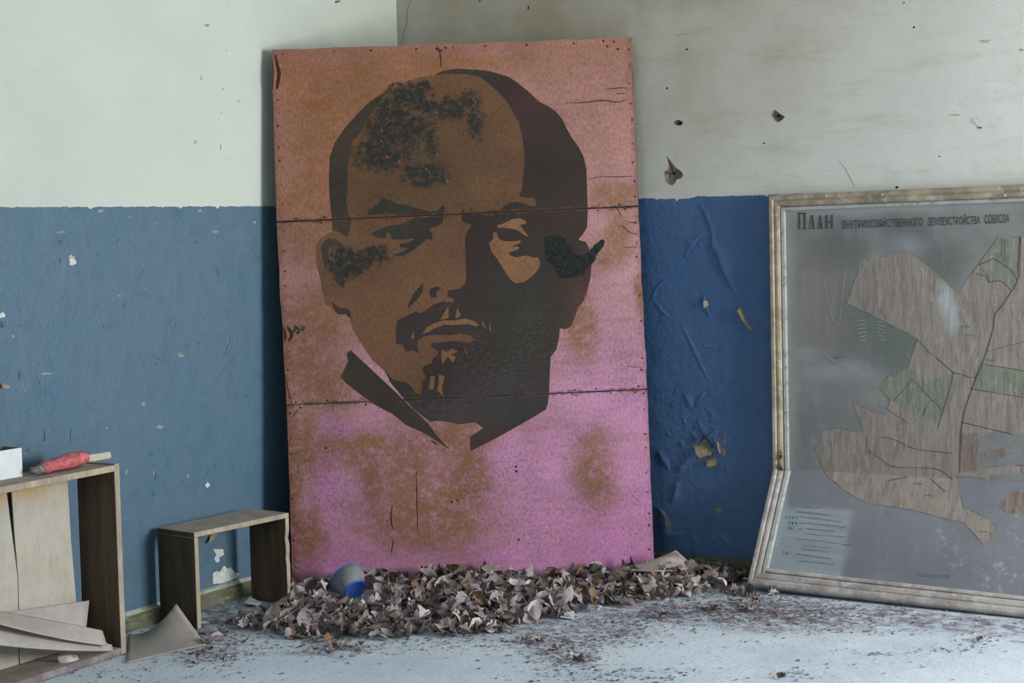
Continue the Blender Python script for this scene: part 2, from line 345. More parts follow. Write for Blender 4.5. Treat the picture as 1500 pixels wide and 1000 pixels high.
for px in ([(1013, 650), (1024, 640), (1034, 638), (1041, 655), (1046, 660), (1044, 666), (1030, 672), (1024, 676), (1018, 660)], [(1034, 672), (1048, 668), (1051, 680), (1042, 686), (1034, 684)], [(1052, 645), (1058, 655), (1064, 658), (1062, 668), (1054, 664)], [(1058, 650), (1065, 632), (1063, 650)],
           [(1079, 456), (1084, 448), (1092, 466), (1104, 485), (1094, 480), (1086, 470)], [(1027, 440), (1035, 440), (1035, 449), (1028, 450)], [(961, 742), (972, 746), (980, 758), (986, 780), (974, 778), (962, 760)], [(1048, 745), (1056, 742), (1058, 750), (1050, 751)]):
    chip(WB, on_back, px, M_RAW)
def flake(wall, on, base, tip, lift, mat=M_FLAKE):
    """A curled sliver of paint: hinge points on the wall, free edge standing off it."""
    bm = bmesh.new(); n = 5; rows = []
    for i in range(n+1):
        t = i/n; k = math.sin(t*1.4)*lift
        rows.append([bm.verts.new(on(b[0]+(c[0]-b[0])*t*(1-.25*t), b[1]+(c[1]-b[1])*t*(1-.25*t), .002+k+random.uniform(0, .0012))) for b, c in zip(base, tip)])
    for r, s in zip(rows, rows[1:]):
        for k in range(len(base)-1): bm.faces.new((r[k], r[k+1], s[k+1], s[k]))
    mesh('paint_flake', bm, mat, wall, True)
flake(WB, on_back, [(1017, 653), (1030, 652), (1043, 662)], [(1020, 668), (1023, 676), (1042, 667)], .02)
flake(WB, on_back, [(1022, 651), (1033, 640), (1042, 657)], [(1018, 646), (1027, 636), (1046, 652)], .014, M_BL_B)
flake(WB, on_back, [(1036, 674), (1043, 672), (1050, 675)], [(1035, 684), (1042, 687), (1049, 682)], .016)
flake(WB, on_back, [(1053, 648), (1054, 656), (1056, 663)], [(1049, 646), (1050, 655), (1053, 664)], .02)
flake(WB, on_back, [(1086, 450), (1092, 465), (1103, 485)], [(1078, 456), (1086, 471), (1096, 481)], .018)
flake(WB, on_back, [(1036, 440), (1038, 446), (1036, 451)], [(1028, 441), (1028, 446), (1029, 450)], .014)
ridge(WB, on_back, [(961, 742), (969, 747), (976, 758), (977, 770), (980, 779), (990, 779), (1000, 778)], 12, .016, None, -1)
ridge(WB, on_back, [(962, 744), (969, 749), (975, 759), (976, 771), (979, 781), (986, 782)], 2.5, .017, M_FLAKE, -1)
flake(WL, on_left, [(309, 780), (316, 779), (319, 783)], [(305, 800), (308, 799), (312, 792)], .02)
flake(WL, on_left, [(9, 561), (4, 560), (2, 562)], [(14, 568), (9, 570), (5, 570)], .012)
flake(WL, on_left, [(104, 375), (108, 375), (111, 378)], [(101, 381), (103, 379), (107, 377)], .012, M_BARE)
M_CRACK = plain('hairline_crack', C(128, 122, 110), .95, .2)
def crack(wall, on, px, w=.9):
    bm = bmesh.new(); P = curve_pts(px, 5, False); ribbon(bm, [(x+random.uniform(-.5, .5), y+random.uniform(-.5, .5)) for x, y in P], w, True)
    for v in bm.verts: v.co = on(v.co.x, v.co.y, .0006)
    mesh('plaster_crack', bm, M_CRACK, wall)
crack(WB, on_back, [(603, 0), (597, 14), (596, 30), (592, 48), (588, 64)], 1.1)
crack(WB, on_back, [(976, 228), (984, 240), (990, 250)], 2)
for px in ([(988, 52), (1000, 50), (1010, 49)], [(1228, 235), (1240, 250), (1252, 275)], [(1420, 174), (1430, 183), (1437, 190)]): crack(WB, on_back, px, .7)
for c in ((703, 1, 1.2, 2.2), (1339, 40, 1.6, 1.6), (1006, 72, 1.4, 1.4), (1119, 210, 1.6, 1.2), (1324, 4, 1.5, 1), (1434, 187, 4, 1.6), (1314, 274, 2.2, 1.6), (977, 129, 1.2, 1.5), (1376, 229, 1.2, 1), (493, 3, 2.5, 1.2), (774, 12, 1, 3), (495, 2, 3, 2)): chip(WB if c[0] > 590 else WL, on_back if c[0] > 590 else on_left, blob(*c), M_HOLE if c[2] < 3 else M_CRACK, name='wall_pit', d=.0006)
for c in ((1443, 60, 9, 2.2), (1496, 73, 4, 2), (1400, 168, 8, 1.6), (1428, 178, 7, 5)): chip(WB, on_back, blob(*c), plain('ochre_stain', C(176, 166, 146), .95, .15) if c[0] != 1428 else M_BARE, name='wall_stain', d=.0006)
for c in ((295, 115, 1.4, 2.6), (326, 130, 1.3, 2), (323, 216, 1.3, 4), (332, 74, 1.3, 1), (324, 165, 1, 1), (286, 208, 2, 3), (350, 148, 3, 1), (303, 37, 3, 2), (368, 257, .8, 1.2)): chip(WL, on_left, blob(*c), plain('grey_scuff', C(150, 150, 130), .95, .15), name='wall_pit', d=.0006)

# ------------------------------------------------------------------ painted board leaning across the corner
TL = hit(398, 73, (1, 0, 0), (.05, 0, 0)); TR = hit(925, 55, (0, 1, 0), (0, -.05, 0))
BX = (TR-TL).normalized(); nn = BX.cross(V((0, 0, 1))).normalized()
if nn.dot(V((4, -6, 0))) < 0: nn = -nn
dn = nn.cross(BX); dn = -dn if dn.z > 0 else dn
a = math.radians(4); BD = dn*math.cos(a)+nn*math.sin(a); BN = BX.cross(-BD).normalized(); BY = -BD
BO = hit(429, 869, BN, TL)
BM = frame(BO, BX, BY, BN); BMI = BM.inverted()
def bl(x, y): q = BMI @ hit(x, y, BN, TL); return (q.x, q.y)
BPX = 375.
BOARD = empty('painted_portrait_board', BM, 'tall rusty pink painted board with a bald bearded man\'s portrait, leaning across the corner', 'painting')
SEAM1 = ((405, 325), (935, 302)); SEAM2 = ((420, 593), (948, 570))
cTL, cTR, cBL, cBR = bl(398, 73), bl(925, 55), bl(429, 869), bl(959, 843)
s1L, s1R, s2L, s2R = bl(*SEAM1[0]), bl(*SEAM1[1]), bl(*SEAM2[0]), bl(*SEAM2[1])
def be(lst):   # pixel ellipses -> board space
    return [((*bl(x, y), 0), (BPX/rx, BPX/ry, 0)) for x, y, rx, ry in lst]
RUST_OR = [(470, 140, 60, 55), (560, 105, 120, 28), (505, 190, 60, 70), (465, 230, 40, 70), (420, 110, 14, 40), (640, 95, 90, 14), (450, 290, 40, 50), (690, 90, 60, 10), (540, 150, 60, 40)]
RUST_BR = [(600, 700, 42, 90), (690, 690, 30, 80), (660, 640, 60, 40), (545, 700, 24, 60), (640, 770, 80, 40), (870, 690, 32, 62), (470, 470, 60, 50), (440, 520, 40, 60), (430, 690, 14, 90), (940, 430, 10, 32), (905, 340, 20, 40), (905, 290, 30, 24), (850, 470, 24, 60), (525, 655, 90, 26), (470, 560, 60, 50), (445, 650, 26, 60), (450, 780, 30, 50), (620, 760, 110, 60), (880, 370, 24, 26), (480, 350, 60, 40), (660, 740, 60, 80)]
RUST_SP = [(760, 690, 60, 40), (780, 770, 70, 50), (870, 700, 40, 80), (930, 760, 26, 70), (850, 500, 50, 70), (860, 150, 50, 60), (910, 540, 30, 50), (720, 720, 40, 50), (500, 680, 80, 70)]
CHAR = [(600, 140, 34, 14), (575, 165, 28, 22), (560, 195, 26, 26), (560, 225, 46, 22), (625, 255, 32, 20), (640, 150, 50, 12), (690, 150, 18, 12), (698, 180, 12, 24), (662, 165, 30, 14), (632, 205, 10, 26), (540, 380, 26, 14), (505, 385, 24, 22), (548, 372, 20, 12), (520, 395, 20, 12), (600, 190, 30, 22), (438, 486, 7, 5), (612, 125, 18, 8)]
def wear(n, c, k_rust=1., char=True):
    wv = n.warp(.12, 9); wf = n.warp(.045, 40)
    fine = n.noise(90, 6, .7); med = n.noise(22, 6, .65)
    r1 = n.ells(wv, be(RUST_OR), .75); c = n.mix(n.f('MULTIPLY', r1, n.mr(med, .3, .62, .25*k_rust, .85*k_rust)), c, C(150, 98, 52, .78))
    r2 = n.ells(wv, be(RUST_BR), .7); gr = n.noise(75, 9, .8)
    c = n.mix(n.f('MULTIPLY', r2, n.mr(n.f('ADD', n.f('MULTIPLY', med, .5), n.f('MULTIPLY', gr, .5)), .37, .53, .30*k_rust, 1.0*k_rust)), c, C(134, 94, 70, .84))
    r3 = n.ells(wv, be(RUST_SP), .7); c = n.mix(n.f('MULTIPLY', r3, n.mr(gr, .53, .60, 0, .85*k_rust)), c, C(124, 88, 76, .8))
    c = n.mix(n.mr(n.noise(120, 5, .7), .60, .70, 0, .55*k_rust), c, C(92, 62, 46, .8))
    c = n.mix(n.mr(n.noise(55, 3, .6), .70, .735, 0, .8*k_rust), c, C(50, 34, 26))
    for L_, R_ in ((s1L, s1R), (s2L, s2R)):      # rust creeping out of the sheet joints
        k_ = (R_[1]-L_[1])/(R_[0]-L_[0]); d = n.f('ABSOLUTE', n.f('SUBTRACT', n.axis(1, wf), n.f('ADD', n.f('MULTIPLY', n.axis(0, wf), k_), L_[1]-k_*L_[0])))
        c = n.mix(n.f('MULTIPLY', n.mr(d, .011, .002), n.mr(med, .35, .6, .2, .85)), c, C(84, 56, 40, .8))
    ex = n.f('MINIMUM', n.f('ABSOLUTE', n.f('SUBTRACT', n.axis(0, wf), .004)), n.f('ABSOLUTE', n.f('SUBTRACT', n.axis(0, wf), cTR[0]+.006)))
    c = n.mix(n.f('MULTIPLY', n.mr(ex, .05, .004), n.mr(med, .35, .6, .2, .8)), c, C(112, 72, 48, .8))
    c = n.mix(1.0, c, n.mix(n.mr(n.noise(70, 8, .75, sc=(1.6, .8, 1)), .3, .7), (.68, .66, .64, 1), (1.18, 1.18, 1.18, 1)), 'MULTIPLY')
    c = n.mix(1.0, c, n.mix(n.mr(n.noise(4, 8, .65), .3, .7), (.82, .82, .80, 1), (1.1, 1.1, 1.1, 1)), 'MULTIPLY')
    if char:
        e = n.ells(wv, be(CHAR), .6)
        k = n.f('MULTIPLY', e, 1.0); s = n.f('ADD', n.noise(42, 9, .74), n.f('MULTIPLY', k, .2))
        c = n.mix(n.f('MULTIPLY', n.f('MULTIPLY', n.mr(s, .50, .66), n.mr(e, .0, .35)), .75), c, C(60, 46, 32, .8))
        m = n.f('MULTIPLY', n.mr(s, .62, .69), n.mr(e, .05, .3)); c = n.mix(n.f('MULTIPLY', m, .95), c, C(26, 28, 26))
        m2 = n.f('MULTIPLY', n.mr(n.noise(60, 3, .6), .66, .70), n.mr(e, .3, .6)); c = n.mix(n.f('MULTIPLY', m2, .8), c, C(176, 92, 66))
        return c, m, fine
    return c, None, fine
def sheet_mat():
    n = N('aged_pink_paint', .62, .35)
    yy = n.f('ADD', n.axis(1), n.f('MULTIPLY', n.f('SUBTRACT', n.noise(2.2, 5, .6), .5), .7))
    yb = n.f('ADD', yy, n.f('MULTIPLY', n.axis(0), -.28))
    c = n.ramp(n.mr(yb, -.35, 2.2, smooth=False), [(0, C(172, 116, 162, 1.04)), (.22, C(173, 120, 160, 1.02)), (.42, C(168, 123, 138, .96)), (.62, C(164, 118, 114, .84)), (.82, C(160, 112, 98, .78)), (1, C(158, 106, 96, .74))])
    c = n.mix(n.mr(n.noise(5, 5, .6), .42, .7, 0, .35), c, C(168, 120, 118, .85))
    c = n.mix(n.mr(n.noise(7, 5, .6, sc=(.35, 3.5, 1)), .5, .72, 0, .35), c, C(140, 96, 74, .8))
    pk = n.ells(n.warp(.1, 9), be([(480, 690, 16, 80), (470, 815, 60, 20), (690, 820, 60, 20), (900, 780, 60, 60), (500, 640, 40, 24), (570, 815, 60, 14)]), .7)
    c = n.mix(n.f('MULTIPLY', pk, .7), c, C(172, 110, 160, .92))
    c, m, fine = wear(n, c)
    n.color(c); h = n.f('ADD', n.noise(3, 3), n.f('ADD', n.f('MULTIPLY', fine, .25), n.f('MULTIPLY', m, .4))); n.bump(h, .2, .02); return n.m
M_SHEET = sheet_mat()
def paint_mat(name, base, alt, zones, kr, dust=0):
    n = N(name, .6, .3)
    c = n.mix(n.mr(n.noise(6, 6, .65), .35, .7), base, alt)
    for col, lst, k in zones: c = n.mix(n.f('MULTIPLY', n.ells(n.warp(.1, 8), be(lst), .7), k), c, col)
    c = n.mix(n.mr(n.noise(150, 4, .7), .52, .68, 0, .3), c, C(86, 62, 42, .7))
    if dust:
        e = n.ells(n.warp(.08, 12), be([(720, 540, 50, 40), (690, 590, 60, 10), (780, 500, 30, 60), (700, 500, 20, 30), (650, 600, 40, 12)]), .8)
        c = n.mix(n.f('MULTIPLY', e, n.mr(n.noise(60, 7, .75, sc=(.7, 1.4, 1)), .45, .75, 0, .5)), c, C(96, 88, 92))
    c, m, fine = wear(n, c, kr)
    n.color(c); h = n.f('ADD', n.f('MULTIPLY', fine, .3), n.f('MULTIPLY', m, .6)); n.bump(h, .3, .012); return n.m
M_SKIN = paint_mat('ochre_brown_paint', C(118, 82, 54, .63), C(106, 74, 48, .62), [(C(126, 88, 64, .68), [(600, 460, 90, 90), (560, 520, 40, 50)], .7), (C(82, 63, 40, .8), [(600, 220, 90, 70), (640, 260, 60, 50)], .6)], .35)
M_DARK = paint_mat('umber_black_paint', C(54, 35, 31, .6), C(46, 31, 27, .58), [(C(50, 50, 42, .75), [(520, 220, 50, 140), (660, 108, 60, 14), (560, 320, 60, 60), (485, 380, 40, 60)], .9), (C(44, 43, 38, .7), [(760, 470, 70, 90), (540, 570, 70, 60)], .8), (C(48, 48, 52, .8), [(720, 590, 110, 40)], .8), (C(60, 50, 52, .75), [(620, 480, 60, 50)], .6), (C(66, 38, 40, .75), [(770, 160, 50, 50), (850, 420, 20, 40)], .6)], .12, 1)
M_HIGH = paint_mat('ochre_highlight_paint', C(136, 97, 64, .8), C(124, 88, 58, .8), [], .3)
M_BATTEN = plain('old_dark_batten', C(44, 38, 33), .9, .3, 30, .3)
M_NAIL = plain('rusty_nail_head', C(62, 40, 30), .8, .3, 80)
M_CHAR = plain('charred_blister', C(30, 34, 36), .95, .5, 90, .8)

def edge_jit(p, q, n, amp):
    out = []
    for i in range(n):
        t = i/n; x = p[0]+(q[0]-p[0])*t; y = p[1]+(q[1]-p[1])*t
        j = 0 if i == 0 else amp*fbm(x*9, y*9, 3)
        d = np.array((-(q[1]-p[1]), q[0]-p[0])); d = d/np.linalg.norm(d); out.append((x+d[0]*j, y+d[1]*j))
    return out
GAP = .0032
def off(p, d): return (p[0], p[1]+d)
quads = [(cTL, cTR, off(s1R, GAP), off(s1L, GAP)), (off(s1L, -GAP), off(s1R, -GAP), off(s2R, GAP*.7), off(s2L, GAP*.7)), (off(s2L, -GAP*.7), off(s2R, -GAP*.7), cBR, cBL)]
SHEETS = []
for i, (p, q, r, s) in enumerate(quads):
    out = edge_jit(p, q, 40, .004 if i == 0 else .0016)+edge_jit(q, r, 24, .003)+edge_jit(r, s, 40, .0016)+edge_jit(s, p, 24, .003)
    bm = bmesh.new(); tess(bm, out)
    bmesh.ops.recalc_face_normals(bm, faces=bm.faces)
    if bm.faces[0].normal.z < 0: bmesh.ops.reverse_faces(bm, faces=bm.faces)
    g = bmesh.ops.extrude_face_region(bm, geom=bm.faces[:])
    for v in [e for e in g['geom'] if isinstance(e, bmesh.types.BMVert)]: v.co.z -= .003
    bmesh.ops.recalc_face_normals(bm, faces=bm.faces)
    SHEETS.append(mesh('painted_sheet', bm, M_SHEET, BOARD))
# wooden battens behind the sheets
def beam(p, q, wid, z0, z1, name):
    p = V((*p, 0)); q = V((*q, 0)); t = (q-p).normalized(); nr = V((-t.y, t.x, 0))*wid/2; bm = bmesh.new()
    pts = [p-nr, q-nr, q+nr, p+nr]; bm_hexa(bm, [x+V((0, 0, z0)) for x in pts]+[x+V((0, 0, z1)) for x in pts]); bmesh.ops.recalc_face_normals(bm, faces=bm.faces); mesh(name, bm, M_BATTEN, BOARD)
def ins(p, dx, dy): return (p[0]+dx, p[1]+dy)
beam(ins(cBL, .022, .002), ins(cTL, .022, -.004), .045, -.030, -.0035, 'frame_stile')
beam(ins(cBR, -.022, .002), ins(cTR, -.022, -.004), .045, -.030, -.0035, 'frame_stile')
for p, q in ((ins(cTL, .046, -.026), ins(cTR, -.046, -.026)), (ins(s1L, .046, 0), ins(s1R, -.046, 0)), (ins(s2L, .046, 0), ins(s2R, -.046, 0)), (ins(cBL, .046, .026), ins(cBR, -.046, .026))): beam(p, q, .045, -.030, -.0035, 'frame_rail')

# the portrait, painted in three coats; every coat is cut where the sheets meet
SKIN = [(483, 280), (482.4, 250), (483.4, 230), (490, 210), (504, 189), (520, 171), (536, 154), (552, 142), (576, 129), (592, 121), (613, 113), (636, 110), (660, 106), (690, 106), (720, 120), (745, 145), (762, 175), (772, 205), (778, 250), (800, 285), (806, 330), (806, 420), (780, 470), (740, 540), (700, 590), (640, 596), (612, 590), (590, 575), (572, 556), (563, 543), (545, 527), (526, 498), (517, 483), (512.6, 467), (507, 461), (495, 461), (486, 450), (477, 446), (472, 428), (469, 408), (464, 388), (462.5, 372), (465, 356), (473, 346), (487, 339), (486, 320), (483, 290)]
BIG = [(636, 110), (648, 104), (668, 100.6), (698, 102), (716, 104), (734, 109), (746, 113), (758, 121), (774, 134), (790, 149), (802, 155), (814, 163), (824, 175), (830, 188), (838, 202), (848, 216), (855, 230), (859, 248), (860, 280), (861, 310), (860, 332), (856, 340), (847, 351), (850, 352), (858, 354), (862, 362), (866, 372), (867, 384), (865, 406), (860, 426), (854, 442), (847, 450), (840, 470), (835.6, 478.6), (828, 482), (820, 481), (819, 494), (815, 511.6), (806.6, 522.6), (805.5, 542), (804.4, 573), (802.6, 591), (799, 600), (774, 615), (743, 632.6), (714.6, 648), (689, 660.6), (688.6, 639), (708, 627), (696, 618), (673, 621.6), (659.6, 618), (640, 616), (631, 618), (607, 600), (592, 584), (572, 560), (563, 541), (572, 553), (579, 557), (596, 560), (603, 566), (607, 574), (616, 578), (618, 570), (619, 558), (624, 554), (623, 550), (619, 543), (620, 537), (628, 533), (632, 532), (634, 525), (641, 520), (642, 515), (632, 508), (631, 503), (650, 501), (666, 499), (686, 502), (696, 498), (688, 491), (674, 488), (658, 491), (636, 490), (620, 493), (613, 498), (611, 506), (613, 518), (606, 513), (595, 515), (590, 505), (580, 503), (579.6, 484), (582, 469), (592, 464), (610, 456), (617, 459), (636, 445), (650, 441), (664, 443), (664, 437), (655, 435), (656, 425), (674, 423), (682, 414), (683, 400), (682, 370), (681, 350), (685, 339), (691, 330), (677, 324), (676, 318), (677, 304), (682, 312), (710, 310), (720, 308), (732, 308), (738, 302), (746, 298), (758, 295.6), (768, 297.6), (778, 302), (784, 302), (786, 296), (780, 288), (776, 290), (762, 288.4), (761, 286), (765, 276), (768, 240), (768.4, 224), (765, 200), (760, 178), (750, 162), (742, 148), (730, 135), (716, 122), (704, 113), (684, 109), (660, 108)]
HAIR_L = [(576, 129), (552, 142), (536, 154), (520, 171), (504, 189), (490, 210), (483.4, 230), (482.4, 250), (482, 270), (483, 290), (486, 320), (487, 336), (496, 340), (508, 347), (512, 338), (514, 324), (510, 310), (507, 294), (509, 280), (509, 250), (511, 220), (517, 206), (530, 192), (536, 178), (548, 160), (560, 142), (568, 134)]
EAR1 = [(481, 349), (472, 356), (470, 366), (472, 376), (476, 392), (484, 385), (480, 370), (483, 363), (495, 360), (497, 376), (505, 363), (499, 355), (491, 350)]
EAR2 = [(502, 384), (491, 398), (488, 406), (495, 416), (503, 422), (506, 412), (501, 400)]
LOBE = [(486, 442), (488, 452), (495, 460), (507, 460), (515, 468), (513, 456), (509, 452), (497, 450)]
BROW = [(538, 306), (544, 306), (552, 300), (561, 289.6), (570, 293), (580, 298), (596, 300), (612, 305), (630, 310), (640, 309), (649, 300), (652, 304), (650, 316), (649, 324), (646, 328), (628, 336), (634, 343), (632, 352), (626, 350), (616, 358), (604, 367), (592, 374), (578, 375), (576, 373), (592, 368), (598, 363), (586, 362), (586, 357), (598, 355), (608, 349), (588, 351), (574, 351), (570, 340), (566, 341), (565, 349), (552, 348), (543, 342), (554, 336), (568, 331), (588, 328), (600, 323), (610, 317), (580, 317), (578, 313), (560, 312), (548, 315), (539, 314)]
FOLD = [(620, 414), (619, 428), (610, 440), (596, 453), (600, 442), (607, 428)]
NOSTRIL = [(630, 423), (639, 420), (647, 421), (639, 428), (640, 436), (632, 436), (629, 430)]
COLLAR = [(513.7, 512.7), (508, 518), (510, 529), (499, 552), (506, 560), (528, 577.6), (550, 593), (576.4, 607), (594, 621.6), (616, 631.5), (633.7, 641.5), (658, 658), (638, 635), (627, 619.5), (594, 588.6), (576.4, 571), (545.6, 542.4)]
HL = [[(728, 330), (738, 327), (750, 321), (762, 319.6), (770, 324), (771, 328), (762, 329), (766, 336), (775, 347), (768, 344), (758, 337), (742, 333.6), (729, 333.6)],
      [(722, 341), (727, 340), (730, 349), (738, 353), (750, 353.6), (763, 352), (762, 356), (748, 361), (760, 361), (760, 365), (745, 370), (748, 374), (756, 377), (770, 374), (780, 377), (788, 377), (791, 384), (790, 392), (780, 404), (768, 413), (756, 415), (748, 410), (740, 398), (730, 382), (720, 368), (716, 356), (722, 350)],
      [(619, 489), (624, 480), (636, 473), (650, 469), (666, 469), (682, 466.4), (694, 470), (701, 475), (698, 478), (686, 474.4), (666, 476), (650, 475.6), (636, 481), (628, 486)],
      [(657, 448), (657, 466), (645, 468), (650, 459)], [(670, 451), (675, 462), (670, 466), (667, 466), (668, 458)], [(706, 468), (713, 482), (707, 476)], [(717, 472), (719.6, 484), (717, 483)], [(607, 484), (606, 496), (601.6, 494)],
      [(647, 512), (656, 515), (662, 510), (671, 515), (660, 519), (668, 523), (663, 531), (656, 522), (648, 534), (646.4, 524)],
      [(631, 551), (637, 551), (635, 570), (628, 570)], [(642, 548), (651, 551), (647, 570), (650, 581), (640, 572), (643, 558)], [(679, 507), (685, 518), (683, 518)], [(612, 319), (632, 313.5), (640, 312), (628, 317)]]
def coat(name, poly, mat, z):
    for i, sh in enumerate(SHEETS):
        bm = bmesh.new(); tess(bm, poly)
        g = .75
        if i > 0: clip(bm, *[(q[0], q[1]+g) for q in (SEAM1, SEAM2)[i-1]], keep_above=False)
        if i < 2: clip(bm, *[(q[0], q[1]-g) for q in (SEAM1, SEAM2)[i]], keep_above=True)
        if not bm.faces: bm.free(); continue
        for v in bm.verts: v.co = V((*bl(v.co.x, v.co.y), z))
        bmesh.ops.recalc_face_normals(bm, faces=bm.faces)
        bmesh.ops.reverse_faces(bm, faces=[f for f in bm.faces if f.normal.z < 0])
        mesh(name, bm, mat, sh)
coat('painted_skin', SKIN, M_SKIN, .0004)
for p in (BIG, HAIR_L, EAR1, EAR2, LOBE, BROW, FOLD, NOSTRIL, COLLAR): coat('painted_shadow', p, M_DARK, .0008)
for p in HL: coat('painted_highlight', p, M_HIGH, .0012)
# the burnt, blistered patch over the ear
BURN = [(797, 350), (802, 347), (816, 345), (826, 348), (832, 358), (840, 368), (848, 374), (860, 370), (868, 362), (878, 353), (885, 352), (884, 360), (876, 370), (869, 384), (859, 394), (854, 403), (836, 406), (824, 407), (816, 402), (810, 388), (800, 382), (799, 364)]
bm = bmesh.new(); o = curve_pts(BURN, 3); tess(bm, [(x+random.uniform(-.9, .9), y+random.uniform(-.9, .9)) for x, y in o])
for v in bm.verts: v.co = V((*bl(v.co.x, v.co.y), .0018))
g = bmesh.ops.extrude_face_region(bm, geom=bm.faces[:])
for v in [e for e in g['geom'] if isinstance(e, bmesh.types.BMVert)]: v.co.z = .0004
bmesh.ops.recalc_face_normals(bm, faces=bm.faces); mesh('burnt_patch', bm, M_CHAR, SHEETS[1])
def board_strip(px, w, mat, name, sh, z=.0016, tp=True):
    bm = bmesh.new(); ribbon(bm, curve_pts(px, 4, False), w, tp)
    for v in bm.verts: v.co = V((*bl(v.co.x, v.co.y), z))
    bmesh.ops.reverse_faces(bm, faces=[f for f in bm.faces if f.normal.z < 0]); mesh(name, bm, mat, sh)
M_SPLIT = plain('split_in_sheet', C(52, 40, 32), .95, .2)
for px, w, k in (([(830, 151), (858, 150), (884, 147), (905, 150), (918, 145)], 1.6, 0), ([(886, 131), (905, 129), (920, 129)], 1.3, 0), ([(902, 137), (916, 137)], 1.2, 0), ([(878, 258), (900, 259), (928, 258)], 1.2, 0), ([(862, 262), (880, 259)], .8, 0), ([(640, 66), (645, 80), (646, 100)], 1.3, 0),
                 ([(905, 333), (912, 331), (922, 340), (934, 343)], 1.1, 1), ([(912, 362), (934, 362)], 1, 1), ([(920, 325), (935, 327)], 1, 1), ([(900, 300), (912, 318)], .8, 0), ([(577, 790), (573, 810)], 1.2, 2), ([(610, 690), (612, 780)], .9, 2), ([(632, 645), (640, 650)], 2, 2), ([(417, 545), (422, 570), (428, 592)], 1, 1), ([(436, 600), (428, 612)], 1, 2), ([(575, 738), (573, 760), (576, 775)], 1.4, 2), ([(916, 536), (940, 538)], .9, 1), ([(597, 604), (600, 625)], .9, 2)):
    board_strip(px, w, M_SPLIT, 'split', SHEETS[k])
# torn lip at the upper left corner and the one half-way down
for px, sh in (([(399, 84), (402, 98), (404, 108), (402, 122), (401, 131)], SHEETS[0]), ([(416, 478), (421, 486), (422, 492), (418, 500)], SHEETS[1])):
    P = curve_pts(px, 4, False); bm = bmesh.new(); rows = []
    for i, (x, y) in enumerate(P):
        s = math.sin(math.pi*(i+.01)/(len(P)-.98)); u, v_ = bl(x, y)
        rows.append([bm.verts.new((u+.004, v_, .0012)), bm.verts.new((u+.001, v_, .0012+.009*s)), bm.verts.new((u-.004*s, v_, .0012+.012*s)), bm.verts.new((u-.009*s, v_, .001+.006*s))])
    for r, t in zip(rows, rows[1:]):
        for k in range(3): bm.faces.new((r[k], r[k+1], t[k+1], t[k]))
    mesh('torn_lip', bm, M_SHEET, sh, True)
    board_strip([(x+5, y) for x, y in px], 5, M_SPLIT, 'tear', sh, .0014)
# nails
bm = bmesh.new(); bmesh.ops.create_uvsphere(bm, u_segments=8, v_segments=5, radius=1)
nm = bpy.data.meshes.new('nail'); bm.to_mesh(nm); bm.free(); nm.materials.append(M_NAIL)
def nail(u, v, r=.0042):
    o = bpy.data.objects.new('nail', nm); COL.objects.link(o); o.parent = BOARD; o.location = (u, v, .0008); o.scale = (r, r, r*.55)
def along(p, q, n, jit=.004, m=.012, side=(0, 0)):
    for i in range(n):
        t = (i+.5)/n+random.uniform(-.25, .25)/n; nail(p[0]+(q[0]-p[0])*t+side[0]+random.uniform(-jit, jit), p[1]+(q[1]-p[1])*t+side[1]+random.uniform(-jit, jit)*.6, random.uniform(.0028, .0048))
along(cTL, cBL, 26, side=(.016, 0)); along(cTR, cBR, 28, side=(-.014, 0)); along(cTL, cTR, 9, side=(0, -.016))
for p, q in ((s1L, s1R), (s2L, s2R)): along(p, q, 12, side=(0, .011)); along(p, q, 12, side=(0, -.011))
for x, y in ((640, 72), (653, 70), (646, 74), (890, 68), (884, 60), (905, 72), (438, 486), (478, 656), (756, 683), (757, 690), (662, 735), (670, 733), (760, 790)): nail(*bl(x, y), .005)

